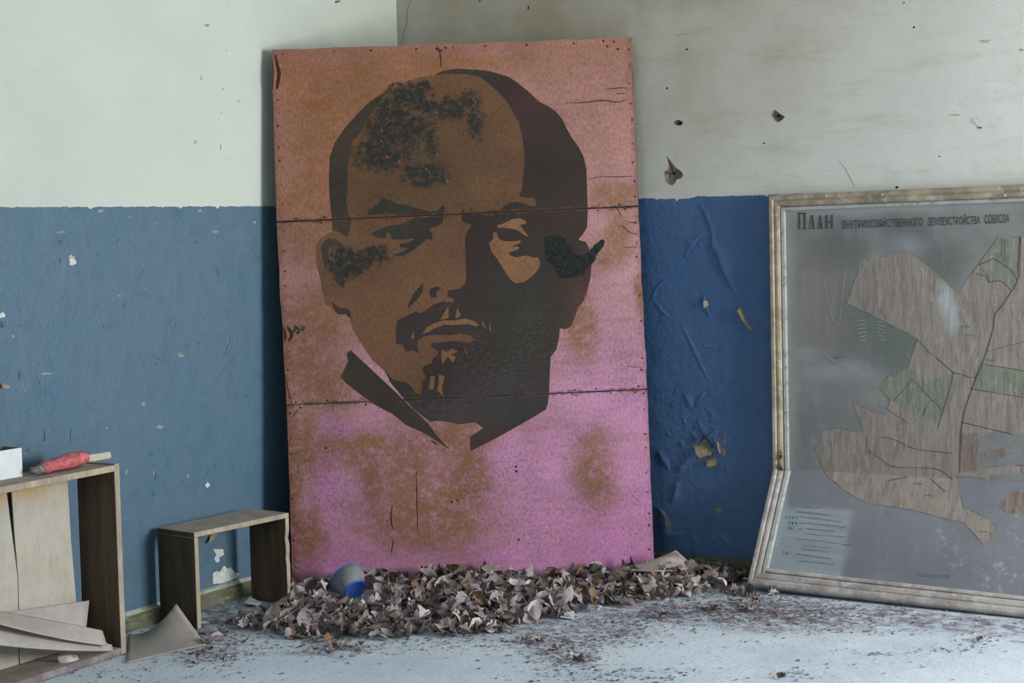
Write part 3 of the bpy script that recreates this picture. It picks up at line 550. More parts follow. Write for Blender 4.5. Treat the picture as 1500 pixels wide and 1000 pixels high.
# ------------------------------------------------------------------ framed land plan, folded near its foot
YM = .034; KZ = .443
LB = V((1.715, -.25, .028))                        # foot of the lower panel (front face of the board)
UN = V((0, -1, 0)); UO = V((0, -YM, 0))
lowdir = V((0, -.25+YM, LB.z-KZ)).normalized(); LN = V((1, 0, 0)).cross(lowdir).normalized(); LN = -LN if LN.y > 0 else LN
LO = V((0, -YM, KZ))
MO = V((1.72, -.02, 0))
MAP = empty('framed_land_plan', MO, 'large framed grey land plan with Cyrillic heading, buckled near its foot, leaning on the wall', 'framed map')
def mu(x, y, d=0): return hit(x, y, UN, UO+UN*d)-MO
def ml(x, y, d=0): return hit(x, y, LN, LO+LN*d)-MO
XR = 3.26
FA = (1133, 686); FB = proj((2.9, -YM, KZ))
def dust_mat(name, base, alt, ells, mp, rough=.55, panel=False):
    n = N(name, rough, .35); wv = n.warp(.1, 6)
    c = n.mix(n.mr(n.noise(4, 6, .6, wv), .35, .68), base, alt)
    for col, lst, k, soft in ells:
        e = n.ells(wv, [((*mp(x, y),), (560/1.5/rx, 0, 560/1.5/ry)) for x, y, rx, ry in lst], soft)
        if soft == .81: e = n.f('MULTIPLY', e, n.mr(n.noise(34, 6, .72), .52, .66))
        c = n.mix(n.f('MULTIPLY', e, k), c, col)
    if panel:
        a, b = mp(1128, 738), mp(1232, 850); wp = n.warp(.03, 9); e = None
        for i, lo, hi, sf in ((0, a.x-.3, b.x, .02), (2, -.5, a.z, .012)):
            v = n.axis(i, wp); m = n.f('MULTIPLY', n.mr(v, lo-sf, lo+sf), n.mr(v, hi+sf, hi-sf)); e = m if e is None else n.f('MULTIPLY', e, m)
        c = n.mix(n.f('MULTIPLY', e, n.mr(n.noise(10, 6, .6, sc=(.4, 1, 4)), .3, .7, .95, .6)), c, PALE)
    c = n.mix(n.mr(n.noise(5, 6, .65, sc=(3.5, 1, .5)), .52, .72, 0, .22), c, C(150, 150, 154))
    c = n.mix(n.mr(n.noise(12, 6, .7), .56, .74, 0, .35), c, C(140, 142, 150))
    c = n.mix(n.mr(n.noise(90, 3, .6), .70, .75, 0, .5), c, C(176, 184, 190))
    c = n.mix(n.mr(n.noise(70, 3, .6), .71, .75, 0, .5), c, C(70, 68, 70))
    n.color(c); n.bump(n.noise(30, 5, .65), .15, .01); return n.m
PALE = C(144, 157, 163, 1.0)
M_MAPU = dust_mat('dusty_grey_plan_upper', C(124, 124, 124, 1.12), C(110, 111, 112, 1.1),
    [(C(150, 152, 150, 1.1), [(1150, 480, 14, 230), (1250, 305, 160, 10)], .6, .8), (C(88, 94, 92, 1.1), [(1290, 470, 60, 55), (1380, 390, 30, 34), (1225, 365, 40, 30), (1330, 345, 30, 26), (1310, 510, 50, 40)], .75, .8), (C(118, 106, 100, 1.1), [(1200, 420, 40, 50), (1200, 470, 40, 40)], .5, .8), (C(136, 138, 142, 1.1), [(1225, 545, 60, 12), (1180, 520, 20, 10), (1330, 360, 20, 14)], .7, .8)], mu)
M_MAPL = dust_mat('dusty_grey_plan_lower', C(117, 118, 127, 1.08), C(107, 109, 119, 1.06),
    [(PALE, [(1140, 740, 12, 100)], .8, .5), (C(168, 178, 186, 1.05), [(1390, 790, 20, 14), (1400, 825, 12, 12), (1480, 845, 30, 20), (1450, 845, 20, 30), (1386, 812, 14, 10), (1490, 775, 12, 20)], .6, .81)], ml, panel=True)
M_FIELD = None
def field_mat(name, base, alt):
    n = N(name, .7, .25); s1 = n.noise(9, 7, .7, sc=(2.2, 1, .55)); s2 = n.noise(22, 6, .7, sc=(2.5, 1, .4))
    c = n.mix(n.mr(s1, .35, .65), base, alt); c = n.mix(n.mr(s2, .45, .66, 0, .8), c, tuple(x*.62 for x in base[:3])+(1,))
    c = n.mix(n.mr(n.noise(30, 7, .72, sc=(2, 1, .7)), .52, .68, 0, .7), c, C(156, 152, 154))
    wv = n.warp(.06, 14)
    e = n.ells(wv, [((*mu(x, y),), (374/rx, 0, 374/ry)) for x, y, rx, ry in ((1385, 440, 9, 22), (1395, 460, 8, 20))], .8)
    c = n.mix(n.f('MULTIPLY', e, .75), c, C(172, 178, 184)); n.color(c); n.bump(s2, .3, .01); return n.m
M_FIELD = field_mat('brown_field_wash', C(136, 126, 118, 1.2), C(124, 117, 114, 1.2))
M_GREEN = field_mat('green_field_wash', C(118, 122, 106, 1.2), C(116, 116, 107, 1.2))
M_PINK = field_mat('rusty_field_wash', C(122, 104, 97, 1.15), C(116, 106, 105, 1.15))
M_INK = plain('faded_ink', C(72, 70, 72), .8, .35, 60)
M_LINE = plain('field_boundary_ink', C(84, 80, 76), .8, .3, 30)
M_INKL = plain('pale_script_ink', C(96, 106, 116), .8, .3, 40)
def map_part(name, bm, mat, d, parent):
    """A flat drawing in the plan's own surface: the half above the fold goes on the upper panel, the rest on the lower."""
    for up in (True, False):
        b = bm.copy(); clip(b, FA, FB, up)
        if b.faces:
            for v in b.verts: v.co = (mu if up else ml)(v.co.x, v.co.y, d)
            bmesh.ops.recalc_face_normals(b, faces=b.faces)
            bmesh.ops.reverse_faces(b, faces=[f for f in b.faces if f.normal.y > 0])
            mesh(name, b, mat, PU if up else PLW)
        else: b.free()
    bm.free()
# panels
p0, p1 = mu(1136, 292), mu(1140, 686)
bm = bmesh.new(); x0 = p1.x-.006; x1 = XR-MO.x; yb = -YM-MO.y
bm_box(bm, (x0, yb, KZ), (x1, yb+.006, p0.z-.012)); PU = mesh('plan_panel', bm, M_MAPU, MAP)
q0 = ml(1140, 690); q1 = ml(1104, 852); bm = bmesh.new(); nl = -LN*.006
A_, B_ = V((x0, yb, KZ)), V((q1.x, q1.y, q1.z)); kd = V((1, 0, 0))
pts = [A_, V((x1, A_.y, A_.z)), V((x1-.03, B_.y, B_.z)), B_]; bm_hexa(bm, [p+nl for p in pts]+pts); bmesh.ops.recalc_face_normals(bm, faces=bm.faces)
PLW = mesh('plan_panel', bm, M_MAPL, MAP)
# frame rails
def rail_mat(name, a, b, c):
    n = N(name, .75, .3); k = n.noise(6, 6, .65, sc=(2, 2, 2)); c_ = n.mix(n.mr(k, .4, .62), a, b); c_ = n.mix(n.mr(n.noise(28, 5, .7), .5, .68, 0, .8), c_, c)
    c_ = n.mix(n.mr(n.noise(60, 3, .6), .68, .73, 0, .7), c_, C(70, 60, 48)); n.color(c_); n.bump(n.noise(40, 5, .7), .4, .008); return n.m
M_RAIL = rail_mat('worn_varnished_rail', C(162, 150, 130, 1.05), C(136, 124, 108, 1.0), C(176, 172, 160, 1.05))
M_RAILL = rail_mat('dusty_bare_rail', C(166, 160, 158, 1.08), C(142, 134, 132, 1.05), C(180, 180, 184, 1.08))
M_SLIP = rail_mat('whitewashed_slip', C(172, 176, 174, .95), C(160, 163, 162, .95), C(120, 118, 112))
PROF = [(0, 0), (0, .78), (.06, .92), (.16, 1), (.36, 1), (.44, .93), (.48, .86), (.53, .86), (.58, .92), (.74, .92), (.9, .84), (1, .6), (1, 0)]
def rail(name, p, q, across, nrm, w, d, mat, m0=0, m1=0, parent=None, prof=PROF):
    p = V(p); q = V(q); t = (q-p).normalized(); across = (V(across)-t*V(across).dot(t)).normalized(); nrm = V(nrm).normalized(); bm = bmesh.new(); n = 10; rows = []
    for i in range(n+1):
        s = i/n; row = []
        for a, h in prof:
            o = p+(q-p)*s+t*(m0*a*w*(1-s)-m1*a*w*s)+across*(a*w)+nrm*(h*d*(1+.03*fbm(s*7, a*3)))
            row.append(bm.verts.new(o))
        rows.append(row)
    for r, s in zip(rows, rows[1:]):
        for k in range(len(prof)-1): bm.faces.new((r[k], r[k+1], s[k+1], s[k]))
    bm.faces.new(rows[0]); bm.faces.new(rows[-1][::-1]); bmesh.ops.recalc_face_normals(bm, faces=bm.faces)
    return mesh(name, bm, mat, parent or MAP)
back = UN*-.022
W_ = .047
tl, tr_ = mu(1127, 286), mu(1500, 270); tr = tl+(tr_-tl)*((x1+.03-tl.x)/(tr_.x-tl.x)); kl = mu(1133, 686)
rail('frame_rail', tl+back, tr+back, (0, 0, -1), UN, W_, .040, M_RAIL, 1, 1)
rail('frame_rail', tl+back, kl+back, (1, 0, 0), UN, W_, .040, M_RAIL, 1, 0)
rail('frame_rail', tr+back, V((tr.x, kl.y, kl.z))+back, (-1, 0, 0), UN, W_, .040, M_RAIL, 1, 0)
lk, lb = ml(1133.5, 688), ml(1095, 858); bk2 = LN*-.022; rb_ = ml(1500, 904); rb = lb+(rb_-lb)*((x1+.01-lb.x)/(rb_.x-lb.x)); rk = V((tr.x, lk.y, lk.z))
rail('frame_rail', lk+bk2, lb+bk2, (1, 0, 0), LN, W_, .040, M_RAILL, 0, 1)
rail('frame_rail', rk+bk2, rb+bk2, (-1, 0, 0), LN, W_, .040, M_RAILL, 0, 1)
upv = -lowdir
rail('frame_rail', lb+bk2, rb+bk2, upv, LN, W_*1.25, .040, M_RAILL, 1, 1)
SP = [(0, 0), (0, .7), (.2, 1), (.75, .9), (1, .6), (1, 0)]
si = V((W_+.001, 0, 0))
rail('frame_slip', tl+V((W_, 0, -W_)), tr+V((-W_, 0, -W_)), (0, 0, -1), UN, .014, .008, M_SLIP, 1, 1, prof=SP)
rail('frame_slip', tl+V((W_, 0, -W_)), kl+si, (1, 0, 0), UN, .018, .008, M_SLIP, 1, 0, prof=SP)
rail('frame_slip', lk+si, lb+V((W_+.002, 0, 0))+upv*W_, (1, 0, 0), LN, .022, .010, M_SLIP, 0, 1, prof=SP)
rail('frame_slip', lb+si*1.0+upv*W_*1.25, rb-si+upv*W_*1.25, upv, LN, .016, .009, M_RAILL, 1, 1, prof=SP)
# rust splinters at the broken knuckle, rail nails
bm = bmesh.new()
for i in range(26):
    x, y = random.uniform(1126, 1147), 686+random.gauss(0, 3) if i < 14 else random.uniform(655, 684)
    if i >= 14: x = random.uniform(1139, 1145)
    c = mu(x, y, .018); r = random.uniform(.002, .006)
    bmesh.ops.create_icosphere(bm, subdivisions=1, radius=r, matrix=Matrix.Translation(c) @ Matrix.Diagonal((1, .8, random.uniform(.5, 1.6), 1)))
mesh('splintered_break', bm, plain('broken_wood', C(84, 70, 66), .95, .4, 90), MAP, kind='stuff')
for x, y in ((1210, 287), (1292, 285), (1472, 286)):
    bm = bmesh.new(); bmesh.ops.create_icosphere(bm, subdivisions=1, radius=.005, matrix=Matrix.Translation(mu(x, y, .022))); mesh('rail_nail', bm, M_SLIP, MAP)
# fields, boundaries
FIELD = [(1262, 383), (1273, 379), (1305, 375.6), (1319.6, 371), (1334, 368), (1358, 390), (1382, 410), (1403.5, 429.6), (1426, 397), (1453, 360), (1463.6, 344.5), (1472.7, 349.7), (1500, 346), (1580, 344), (1580, 640), (1483, 636), (1456, 631), (1434, 641), (1431, 666), (1438, 684), (1500, 681), (1580, 679), (1580, 693), (1500, 692), (1452, 696), (1445, 705), (1438, 697), (1401, 697), (1412, 745), (1420, 745), (1451, 762), (1461, 771), (1457, 785), (1443, 800), (1413, 765), (1386, 759.5), (1336, 746.4), (1274, 736), (1250.6, 727), (1211.6, 697), (1194.7, 658), (1207.7, 629.4), (1232, 627), (1265, 636), (1263.6, 624), (1249, 589), (1295, 610), (1302.6, 593), (1303, 584), (1289.6, 569), (1300, 552), (1331.5, 537.5), (1343.5, 497), (1292, 467), (1241.6, 443)]
XM = proj((XR-.06, -YM, .8))[0]
FIELD = [(min(x, XM), y) for x, y in FIELD]
bm = bmesh.new(); tess(bm, FIELD); map_part('painted_field', bm, M_FIELD, .0004, MAP)
bm = bmesh.new()
for p in ([(1436, 390), (1463, 348), (1473, 350), (1494, 347), (1490, 412), (1480, 424), (1468, 414), (1455, 411), (1448, 414), (1444, 400)], [(1300, 552), (1331, 538), (1345, 548), (1360, 558), (1395, 546), (1388, 580), (1372, 620), (1350, 612), (1330, 600), (1303, 584), (1290, 569)], [(1436, 533), (1500, 542), (1560, 548), (1560, 588), (1500, 580), (1422, 568)]):
    bm = bmesh.new(); tess(bm, [(min(x, XM), y) for x, y in p]); map_part('painted_pasture', bm, M_GREEN, .0008, MAP)
bm = bmesh.new()
for p in ([(1408, 636), (1432, 634), (1432, 652), (1431, 690), (1410, 690)], [(1436, 664), (1472, 656), (1474, 668), (1440, 676)], [(1462, 740), (1480, 722), (1500, 716), (1500, 752), (1476, 752)]):
    bm = bmesh.new(); tess(bm, p); map_part('painted_orchard', bm, M_PINK, .0008, MAP)
bm = bmesh.new()
for px, wd in (([(1494, 347), (1491, 390), (1490, 412), (1470, 444), (1457, 462), (1455, 480), (1445, 515), (1432, 548), (1420, 580), (1411, 610), (1407, 640), (1406, 692)], 1.8), ([(1432, 548), (1424, 553), (1408, 548), (1395, 544), (1370, 522)], 1.2), ([(1397, 545), (1388, 580), (1373, 628)], 1.2), ([(1440, 533), (1500, 543)], 1), ([(1420, 569), (1500, 582)], 1), ([(1408, 618), (1450, 628), (1483, 636)], 1.4),
                ([(1309, 587), (1324, 570), (1337, 556), (1350, 570), (1380, 600)], 1), ([(1288, 640), (1304, 642), (1320, 648), (1336, 656), (1360, 660), (1395, 664)], 1), ([(1272, 660), (1290, 672), (1310, 684), (1360, 685), (1380, 690), (1395, 702)], 1), ([(1300, 704), (1330, 698)], 1.4), ([(1362, 700), (1385, 720)], 1), ([(1456, 379), (1470, 388), (1485, 400), (1490, 412)], 1.3), ([(1434, 388), (1448, 382), (1456, 378)], 1.3), ([(1472, 350), (1472, 382)], .9), ([(1445, 402), (1449, 413), (1460, 411), (1470, 414), (1481, 425)], 1.2), ([(1430, 400), (1444, 405)], 1), ([(1495, 346), (1494, 408)], 1.2), ([(1445, 515), (1500, 500)], .7), ([(1343, 497), (1365, 520)], .8), ([(1296, 596), (1330, 620)], .8), ([(1270, 640), (1268, 668)], .8), ([(1355, 598), (1352, 610), (1360, 590), (1372, 585)], .8)):
    ribbon(bm, [(min(x, XM), y) for x, y in curve_pts(px, 3, False)], wd)
map_part('field_boundary', bm, M_LINE, .0011, MAP)
bm = bmesh.new(); cl = [p for p in FIELD if p[0] < 1500]; 
ribbon(bm, FIELD[:13], 1.0); ribbon(bm, FIELD[17:21], 1.2); ribbon(bm, FIELD[26:], 1.3); ribbon(bm, [FIELD[-1], FIELD[0]], 1.0); ribbon(bm, [(1312, 476), (1345, 497)], 1.2)
map_part('field_boundary', bm, plain('embossed_outline', C(128, 122, 116), .8, .4, 18), .0010, MAP)
# lettering
def text_mesh(bm, body, quad, bold=0.0):
    cu = bpy.data.curves.new('t', 'FONT'); cu.body = body; cu.size = 1; cu.offset = bold; cu.resolution_u = 2
    ob = bpy.data.objects.new('t', cu); COL.objects.link(ob); bpy.context.view_layer.update()
    me = bpy.data.meshes.new_from_object(ob.evaluated_get(bpy.context.evaluated_depsgraph_get()))
    bpy.data.objects.remove(ob); bpy.data.curves.remove(cu)
    co = np.array([v.co[:2] for v in me.vertices]); mn, mx = co.min(0), co.max(0); (a, b, c, d) = [np.array(q, float) for q in quad]   # tl tr br bl
    vs = []
    for p in co:
        s, t = (p-mn)/(mx-mn); q = (a*(1-s)+b*s)*t+(d*(1-s)+c*s)*(1-t); vs.append(bm.verts.new((q[0], q[1], 0)))
    for f in me.polygons:
        try: bm.faces.new([vs[i] for i in f.vertices])
        except ValueError: pass
    bpy.data.meshes.remove(me)
bm = bmesh.new()
Z = lambda x, y: (1120+x/7.5, 280+y/7.5)
def zp(*pts): tess(bm, [Z(*p) for p in pts])
zp((362, 234), (460, 236), (460, 252), (362, 252)); zp((370, 252), (392, 252), (392, 410), (370, 410)); zp((428, 252), (450, 252), (450, 410), (428, 410)); zp((362, 410), (400, 410), (400, 418), (362, 418)); zp((420, 410), (458, 410), (458, 418), (420, 418))
zp((512, 266), (534, 266), (548, 408), (524, 408)); zp((510, 276), (516, 290), (496, 410), (488, 410)); zp((478, 408), (506, 408), (506, 415), (478, 415)); zp((518, 408), (556, 408), (556, 415), (518, 415)); zp((500, 266), (536, 266), (536, 274), (500, 274))
zp((604, 264), (622, 264), (634, 406), (610, 406)); zp((602, 272), (608, 288), (590, 408), (582, 408)); zp((574, 406), (600, 406), (600, 413), (574, 413)); zp((604, 406), (642, 406), (642, 413), (604, 413)); zp((592, 356), (618, 354), (618, 364), (592, 366))
zp((670, 270), (692, 270), (692, 404), (670, 404)); zp((728, 266), (748, 266), (748, 402), (728, 402)); zp((692, 334), (728, 332), (728, 348), (692, 350))
for x, y in ((664, 264), (722, 261), (664, 402), (722, 400)): zp((x, y), (x+34, y), (x+34, y+7), (x, y+7))
map_part('heading_letters', bm, M_INK, .0012, MAP)
bm = bmesh.new()
text_mesh(bm, 'ВНУТРИХОЗЯЙСТВЕННОГО', [(1234, 319.5), (1352, 315.5), (1352, 331), (1234, 335)], .012)
text_mesh(bm, 'ЗЕМЛЕУСТРОЙСТВА', [(1359.5, 315), (1436, 313), (1436, 328), (1359.5, 331)], .012)
text_mesh(bm, 'СОВХОЗА', [(1442.5, 314), (1478.5, 313), (1478.5, 326), (1442.5, 328)], .012)
map_part('heading_letters', bm, M_INK, .0012, MAP)
def script(bm, x0, x1, y0, y1, amp=1.6, w=.62):
    """A line of handwriting too faint to read: a quick looping stroke broken into words."""
    n = int((x1-x0)/1.3); pts = []
    for i in range(n+1):
        t = i/n; x = x0+(x1-x0)*t; y = y0+(y1-y0)*t
        pts.append((x+random.uniform(-.6, .6), y+amp*(1 if i % 2 else -1)*random.uniform(.2, 1.1)))
        if (random.random() < .12 and len(pts) > 4) or i == n:
            if len(pts) > 2: ribbon(bm, pts, w)
            pts = []
bm = bmesh.new(); bmd = bmesh.new()
for i, (x0, y0, x1, y1, st) in enumerate(((1178, 742, 1202, 744, 1), (1166, 749, 1214, 754, 1), (1178, 757, 1232, 764, 1), (1182, 766, 1238, 772, 1), (1182, 774, 1222, 778, 1), (1180, 782, 1238, 786, .7), (1178, 789, 1228, 796, .8), (1176, 799, 1216, 802, .6), (1176, 804, 1212, 808, .9), (1175, 812, 1218, 818, 1), (1172, 821, 1222, 827, 1))):
    script(bm, x0, x1, y0, y1, 1.3*st, .8*st)
for x0, x1, y in ((1172, 1177, 756.5), (1172, 1179, 765.5), (1170, 1176, 774), (1168, 1176, 789), (1166, 1174, 811)): ribbon(bm, [(x0, y), (x1, y+.6)], .7)
for s, x, y, wd in (('1,2 и 3', 1151, 754, 17), ('3 и 4', 1155, 762, 12), ('1 и 2', 1153, 769, 10), ('2 и 3', 1146, 806, 12)):
    text_mesh(bmd, s, [(x+1, y), (x+wd+1, y+1.2), (x+wd, y+6.6), (x, y+5.4)], .01)
map_part('legend_script', bm, M_INKL, .0012, MAP); map_part('legend_numbers', bmd, M_INKL, .0012, MAP)
bm = bmesh.new(); ribbon(bm, curve_pts([(1205, 400), (1212, 440), (1220, 468), (1226, 475), (1230, 468), (1234, 430), (1238, 395)], 3, False), 1.0)
for k in range(6):
    ribbon(bm, [(1255+k*.6, 470+k*6), (1267+k*.4, 469+k*5.5)], 1.1); ribbon(bm, [(1284+k*.8, 470+k*5.2), (1295+k*.4, 472+k*5.4)], 1.0)
ribbon(bm, [(1195, 508), (1220, 528), (1250, 545)], 1.4, True); map_part('pale_scratch', bm, plain('pale_scratch', C(142, 144, 146), .8, .2, 40), .0012, MAP)
bm = bmesh.new(); text_mesh(bm, 'Контур 100', [(1347, 838), (1392, 841), (1392, 849), (1347, 846)], .0); map_part('caption_letters', bm, plain('ghost_ink', C(112, 108, 108), .8, .2), .0012, MAP)
bm = bmesh.new()
for x, y in ((1415, 478), (1422, 491), (1450, 527), (1345, 708), (1360, 725), (1440, 778), (1228, 523), (1240, 798)): script(bm, x-6, x+6, y, y+.5, 1.6, .8)
map_part('field_numbers', bm, M_LINE, .0013, MAP)

# ------------------------------------------------------------------ wooden carcasses by the left wall
def wood(name, a, b, grain=(1, 1, 1), dustc=None):
    n = N(name, .82, .25); s = n.noise(7, 7, .68, sc=grain); f = n.noise(30, 6, .7, sc=grain)
    c = n.mix(n.mr(s, .35, .65), a, b); c = n.mix(n.mr(f, .5, .7, 0, .5), c, tuple(x*.6 for x in b[:3])+(1,))
    if dustc: c = n.mix(n.mr(n.noise(14, 6, .7), .4, .65, .1, .8), c, dustc)
    n.color(c); n.bump(f, .3, .008); return n.m
M_DKW = wood('dark_stained_board', C(98, 82, 66), C(78, 66, 54), (4, 4, .35))
M_EDGE = wood('raw_board_edge', C(176, 164, 144, 1.1), C(146, 132, 112), (3, 3, .6), C(150, 140, 134))
M_DTOP = wood('dust_covered_board', C(158, 147, 136), C(138, 127, 118), (4, .5, 4), C(164, 157, 150))
M_PLY = wood('pale_plywood', C(194, 186, 168, 1.0), C(184, 175, 157, 1.0), (3, 3, .8), C(196, 190, 180))
M_PKE = wood('pinkish_worn_edge', C(128, 112, 116), C(104, 88, 92), (3, 3, .6), C(150, 146, 152))
def plank(name, a, b, parent, mats, front_axis=1, notch=False):
    """A board whose front edge shows raw wood: material 0 on the faces, 1 on the front edge, 2 on the top."""
    bm = bmesh.new(); bm_box(bm, a, b); bev(bm, .0015)
    for f in bm.faces:
        n = f.normal
        if n.y < -.6: f.material_index = 1
        elif n.z > .6: f.material_index = 2
    if notch:
        bmesh.ops.subdivide_edges(bm, edges=[e for e in bm.edges if abs((e.verts[0].co-e.verts[1].co).z) > .1], cuts=12)
        for v in bm.verts:
            if v.co.y < a[1]+.004 and a[2]+.02 < v.co.z < b[2]-.02: v.co.y += max(0, fbm(v.co.z*22, v.co.x*40))*.012; v.co.x += (max(0, fbm(v.co.z*25, 7))*-.006 if v.co.x > (a[0]+b[0])/2 else 0)
    return mesh(name, bm, mats, parent)
def carcass(name, FLp, FRp, depth, H, t, label, top_over, left=True):
    X = V((FRp[0]-FLp[0], FRp[1]-FLp[1], 0)); W = X.length; X.normalize(); Y = V((-X.y, X.x, 0))
    e = empty(name, frame(V((FLp[0], FLp[1], 0)), X, Y, V((0, 0, 1))), label, 'open box', 'knocked apart drawer carcasses')
    mats = [M_DKW, M_EDGE, M_DTOP]
    plank('side_board', (0, 0, .002), (t, depth, H-(t if top_over else 0)), e, mats)
    plank('side_board', (W-t, 0, .002), (W, depth, H-(t if top_over else 0)), e, mats, notch=top_over)
    if top_over: plank('top_board', (0, 0, H-t+.0005), (W, depth, H), e, mats)
    else: plank('top_board', (t+.0005, 0, H-t*1.05), (W-t-.0005, depth, H-.004), e, mats)
    return e, W
SBX, _ = carcass('open_wooden_box', (.223, -1.662), (.272, -1.19), .195, .348, .019, 'small open wooden box standing on end between the wall and the painted board', True)
LBX, LW = carcass('open_wooden_box', (.262, -2.99), (.234, -2.03), .17, .645, .024, 'tall open wooden box with pale split plywood back at the left edge', False)
plank('bottom_board', (.0245, 0, .003), (LW-.0245, .168, .026), LBX, [M_DTOP, M_PKE, M_DTOP])
M_PLYB = wood('yellowed_plywood', C(186, 180, 166, .95), C(174, 167, 153, .95), (3, 3, .8), C(182, 179, 173))
_n = N.__new__(N); _n.m = M_PLYB; _n.t = M_PLYB.node_tree; _n.b = _n.t.nodes['Principled BSDF']; _n.co = [q for q in _n.t.nodes if q.type == 'TEX_COORD'][0].outputs['Object']
_c = _n.b.inputs['Base Color'].links[0].from_socket
_n.color(_n.mix(_n.mr(_n.f('ADD', _n.axis(2), _n.f('MULTIPLY', _n.noise(8, 4), .16)), .60, .70, 0, .75), _c, C(176, 146, 84)))
# split plywood back of the tall box
LBI = LBX.matrix_world.inverted()
def on_ply(x, y): return LBI @ hit(x, y, (1, 0, 0), (.092, 0, 0))
for P in ([(-90, 725), (8, 706), (13, 745), (20, 800), (26, 846), (28, 985), (-90, 1010)], [(16, 705), (98, 692), (100, 720), (104, 790), (112, 884), (116, 960), (30, 985), (27, 846), (22, 790), (18, 730)]):
    bm = bmesh.new(); tess(bm, P)
    for v in bm.verts: v.co = on_ply(v.co.x, v.co.y); v.co.z = max(min(v.co.z, .616), .028)
    g = bmesh.ops.extrude_face_region(bm, geom=bm.faces[:])
    for v in [q for q in g['geom'] if isinstance(q, bmesh.types.BMVert)]: v.co.y += .005
    bmesh.ops.recalc_face_normals(bm, faces=bm.faces); mesh('back_panel', bm, M_PLYB, LBX)
# carton, rag and batten lying on the tall box
M_CARD = plain('white_card', C(202, 210, 214, 1.1), .8, .06, 12)
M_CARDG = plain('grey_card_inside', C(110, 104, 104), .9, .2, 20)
ZT = .6412
p = hit(33, 690, (1, 0, 0), (.135, 0, 0))
E1 = empty('white_carton', (.135, p.y, ZT), 'white open carton on top of the tall box at the left edge', 'carton')
cw, cdp, chh, ct = .22, .085, .092, .002
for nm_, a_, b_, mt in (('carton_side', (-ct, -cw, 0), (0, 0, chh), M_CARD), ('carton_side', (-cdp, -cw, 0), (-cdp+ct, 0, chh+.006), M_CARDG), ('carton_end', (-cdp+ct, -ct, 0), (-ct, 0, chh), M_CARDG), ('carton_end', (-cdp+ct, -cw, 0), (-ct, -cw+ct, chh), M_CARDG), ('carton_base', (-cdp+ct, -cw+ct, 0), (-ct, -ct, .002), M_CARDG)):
    bm = bmesh.new(); bm_box(bm, a_, b_); mesh(nm_, bm, mt, E1)
M_RAG = plain('faded_red_cloth', C(190, 104, 108, 1.0), .9, .3, 45, .6)
ra, rb2 = hit(50, 690, (1, 0, 0), (.17, 0, 0)), hit(121, 672, (1, 0, 0), (.155, 0, 0))
RG = empty('red_rag', (ra.x, ra.y, ZT), 'crumpled faded red rag lying on the tall box beside the carton', 'rag')
def lumpy(p, q, prof, name, mat, parent, org, n=26, seg=20, open_end=False, amp=.18, seed=0):
    bm = bmesh.new(); rows = []; t = (q-p).normalized(); sx = t.cross(V((0, 0, 1))).normalized(); sz = sx.cross(t)
    for i in range(n+1):
        s = i/n; r = np.interp(s, [a for a, _ in prof], [b for _, b in prof]); c = p+(q-p)*s
        row = []
        for k in range(seg):
            th = 2*math.pi*k/seg; rr = r*(1+amp*fbm(math.cos(th)*2+seed, math.sin(th)*2, s*7)+.1*amp*math.sin(th*5+s*20))
            o = c+sx*math.cos(th)*rr*1.15+sz*math.sin(th)*rr*.82; o.z = max(o.z, ZT+.001); row.append(bm.verts.new(o-org))
        rows.append(row)
    for r, s_ in zip(rows, rows[1:]):
        for k in range(seg): bm.faces.new((r[k], r[(k+1) % seg], s_[(k+1) % seg], s_[k]))
    bm.faces.new(rows[0][::-1])
    if not open_end: bm.faces.new(rows[-1])
    else:
        c = sum((v.co for v in rows[-1]), V())/seg; inn = [bm.verts.new(c+(v.co-c)*.8-(q-p)*.06) for v in rows[-1]]; cc = bm.verts.new(c-(q-p)*.2)
        for k in range(seg): bm.faces.new((rows[-1][k], rows[-1][(k+1) % seg], inn[(k+1) % seg], inn[k])); bm.faces.new((inn[k], inn[(k+1) % seg], cc))
    bmesh.ops.recalc_face_normals(bm, faces=bm.faces); return mesh(name, bm, mat, parent, True)
ra = V((ra.x, ra.y, ZT+.018)); rb2 = V((rb2.x, rb2.y, ZT+.030))
lumpy(ra+(rb2-ra)*.12, rb2, [(0, .014), (.1, .024), (.3, .022), (.55, .027), (.8, .032), (1, .026)], 'cloth_body', M_RAG, RG, RG.location, open_end=True, amp=.2)
lumpy(ra-(rb2-ra)*.06, ra+(rb2-ra)*.16, [(0, .006), (.3, .016), (.7, .014), (1, .018)], 'grey_tuft', plain('grey_lint', C(120, 116, 112), .95, .5, 60), RG, RG.location, 10, 12, amp=.6, seed=4)
sa, sb = hit(108, 676, (1, 0, 0), (.098, 0, 0)), hit(159, 665, (1, 0, 0), (.07, 0, 0))
sa.z = max(sa.z, ZT+.014)
ST = empty('grey_batten', (sa.x, sa.y, ZT), 'short weathered grey batten lying behind the red rag on the tall box', 'batten')
t_ = (sb-sa).normalized(); s_ = t_.cross(V((0, 0, 1))).normalized()*.016; u_ = s_.cross(t_).normalized()*.013
bm = bmesh.new(); o_ = ST.location
bm_hexa(bm, [sa-s_-u_-o_, sb-s_*.8-u_-o_, sb+s_*.8-u_-o_, sa+s_-u_-o_, sa-s_+u_-o_, sb-s_*.6+u_*.7-o_, sb+s_*.6+u_*.7-o_, sa+s_+u_-o_]); bev(bm, .002); mesh('batten_wood', bm, M_PLY, ST)

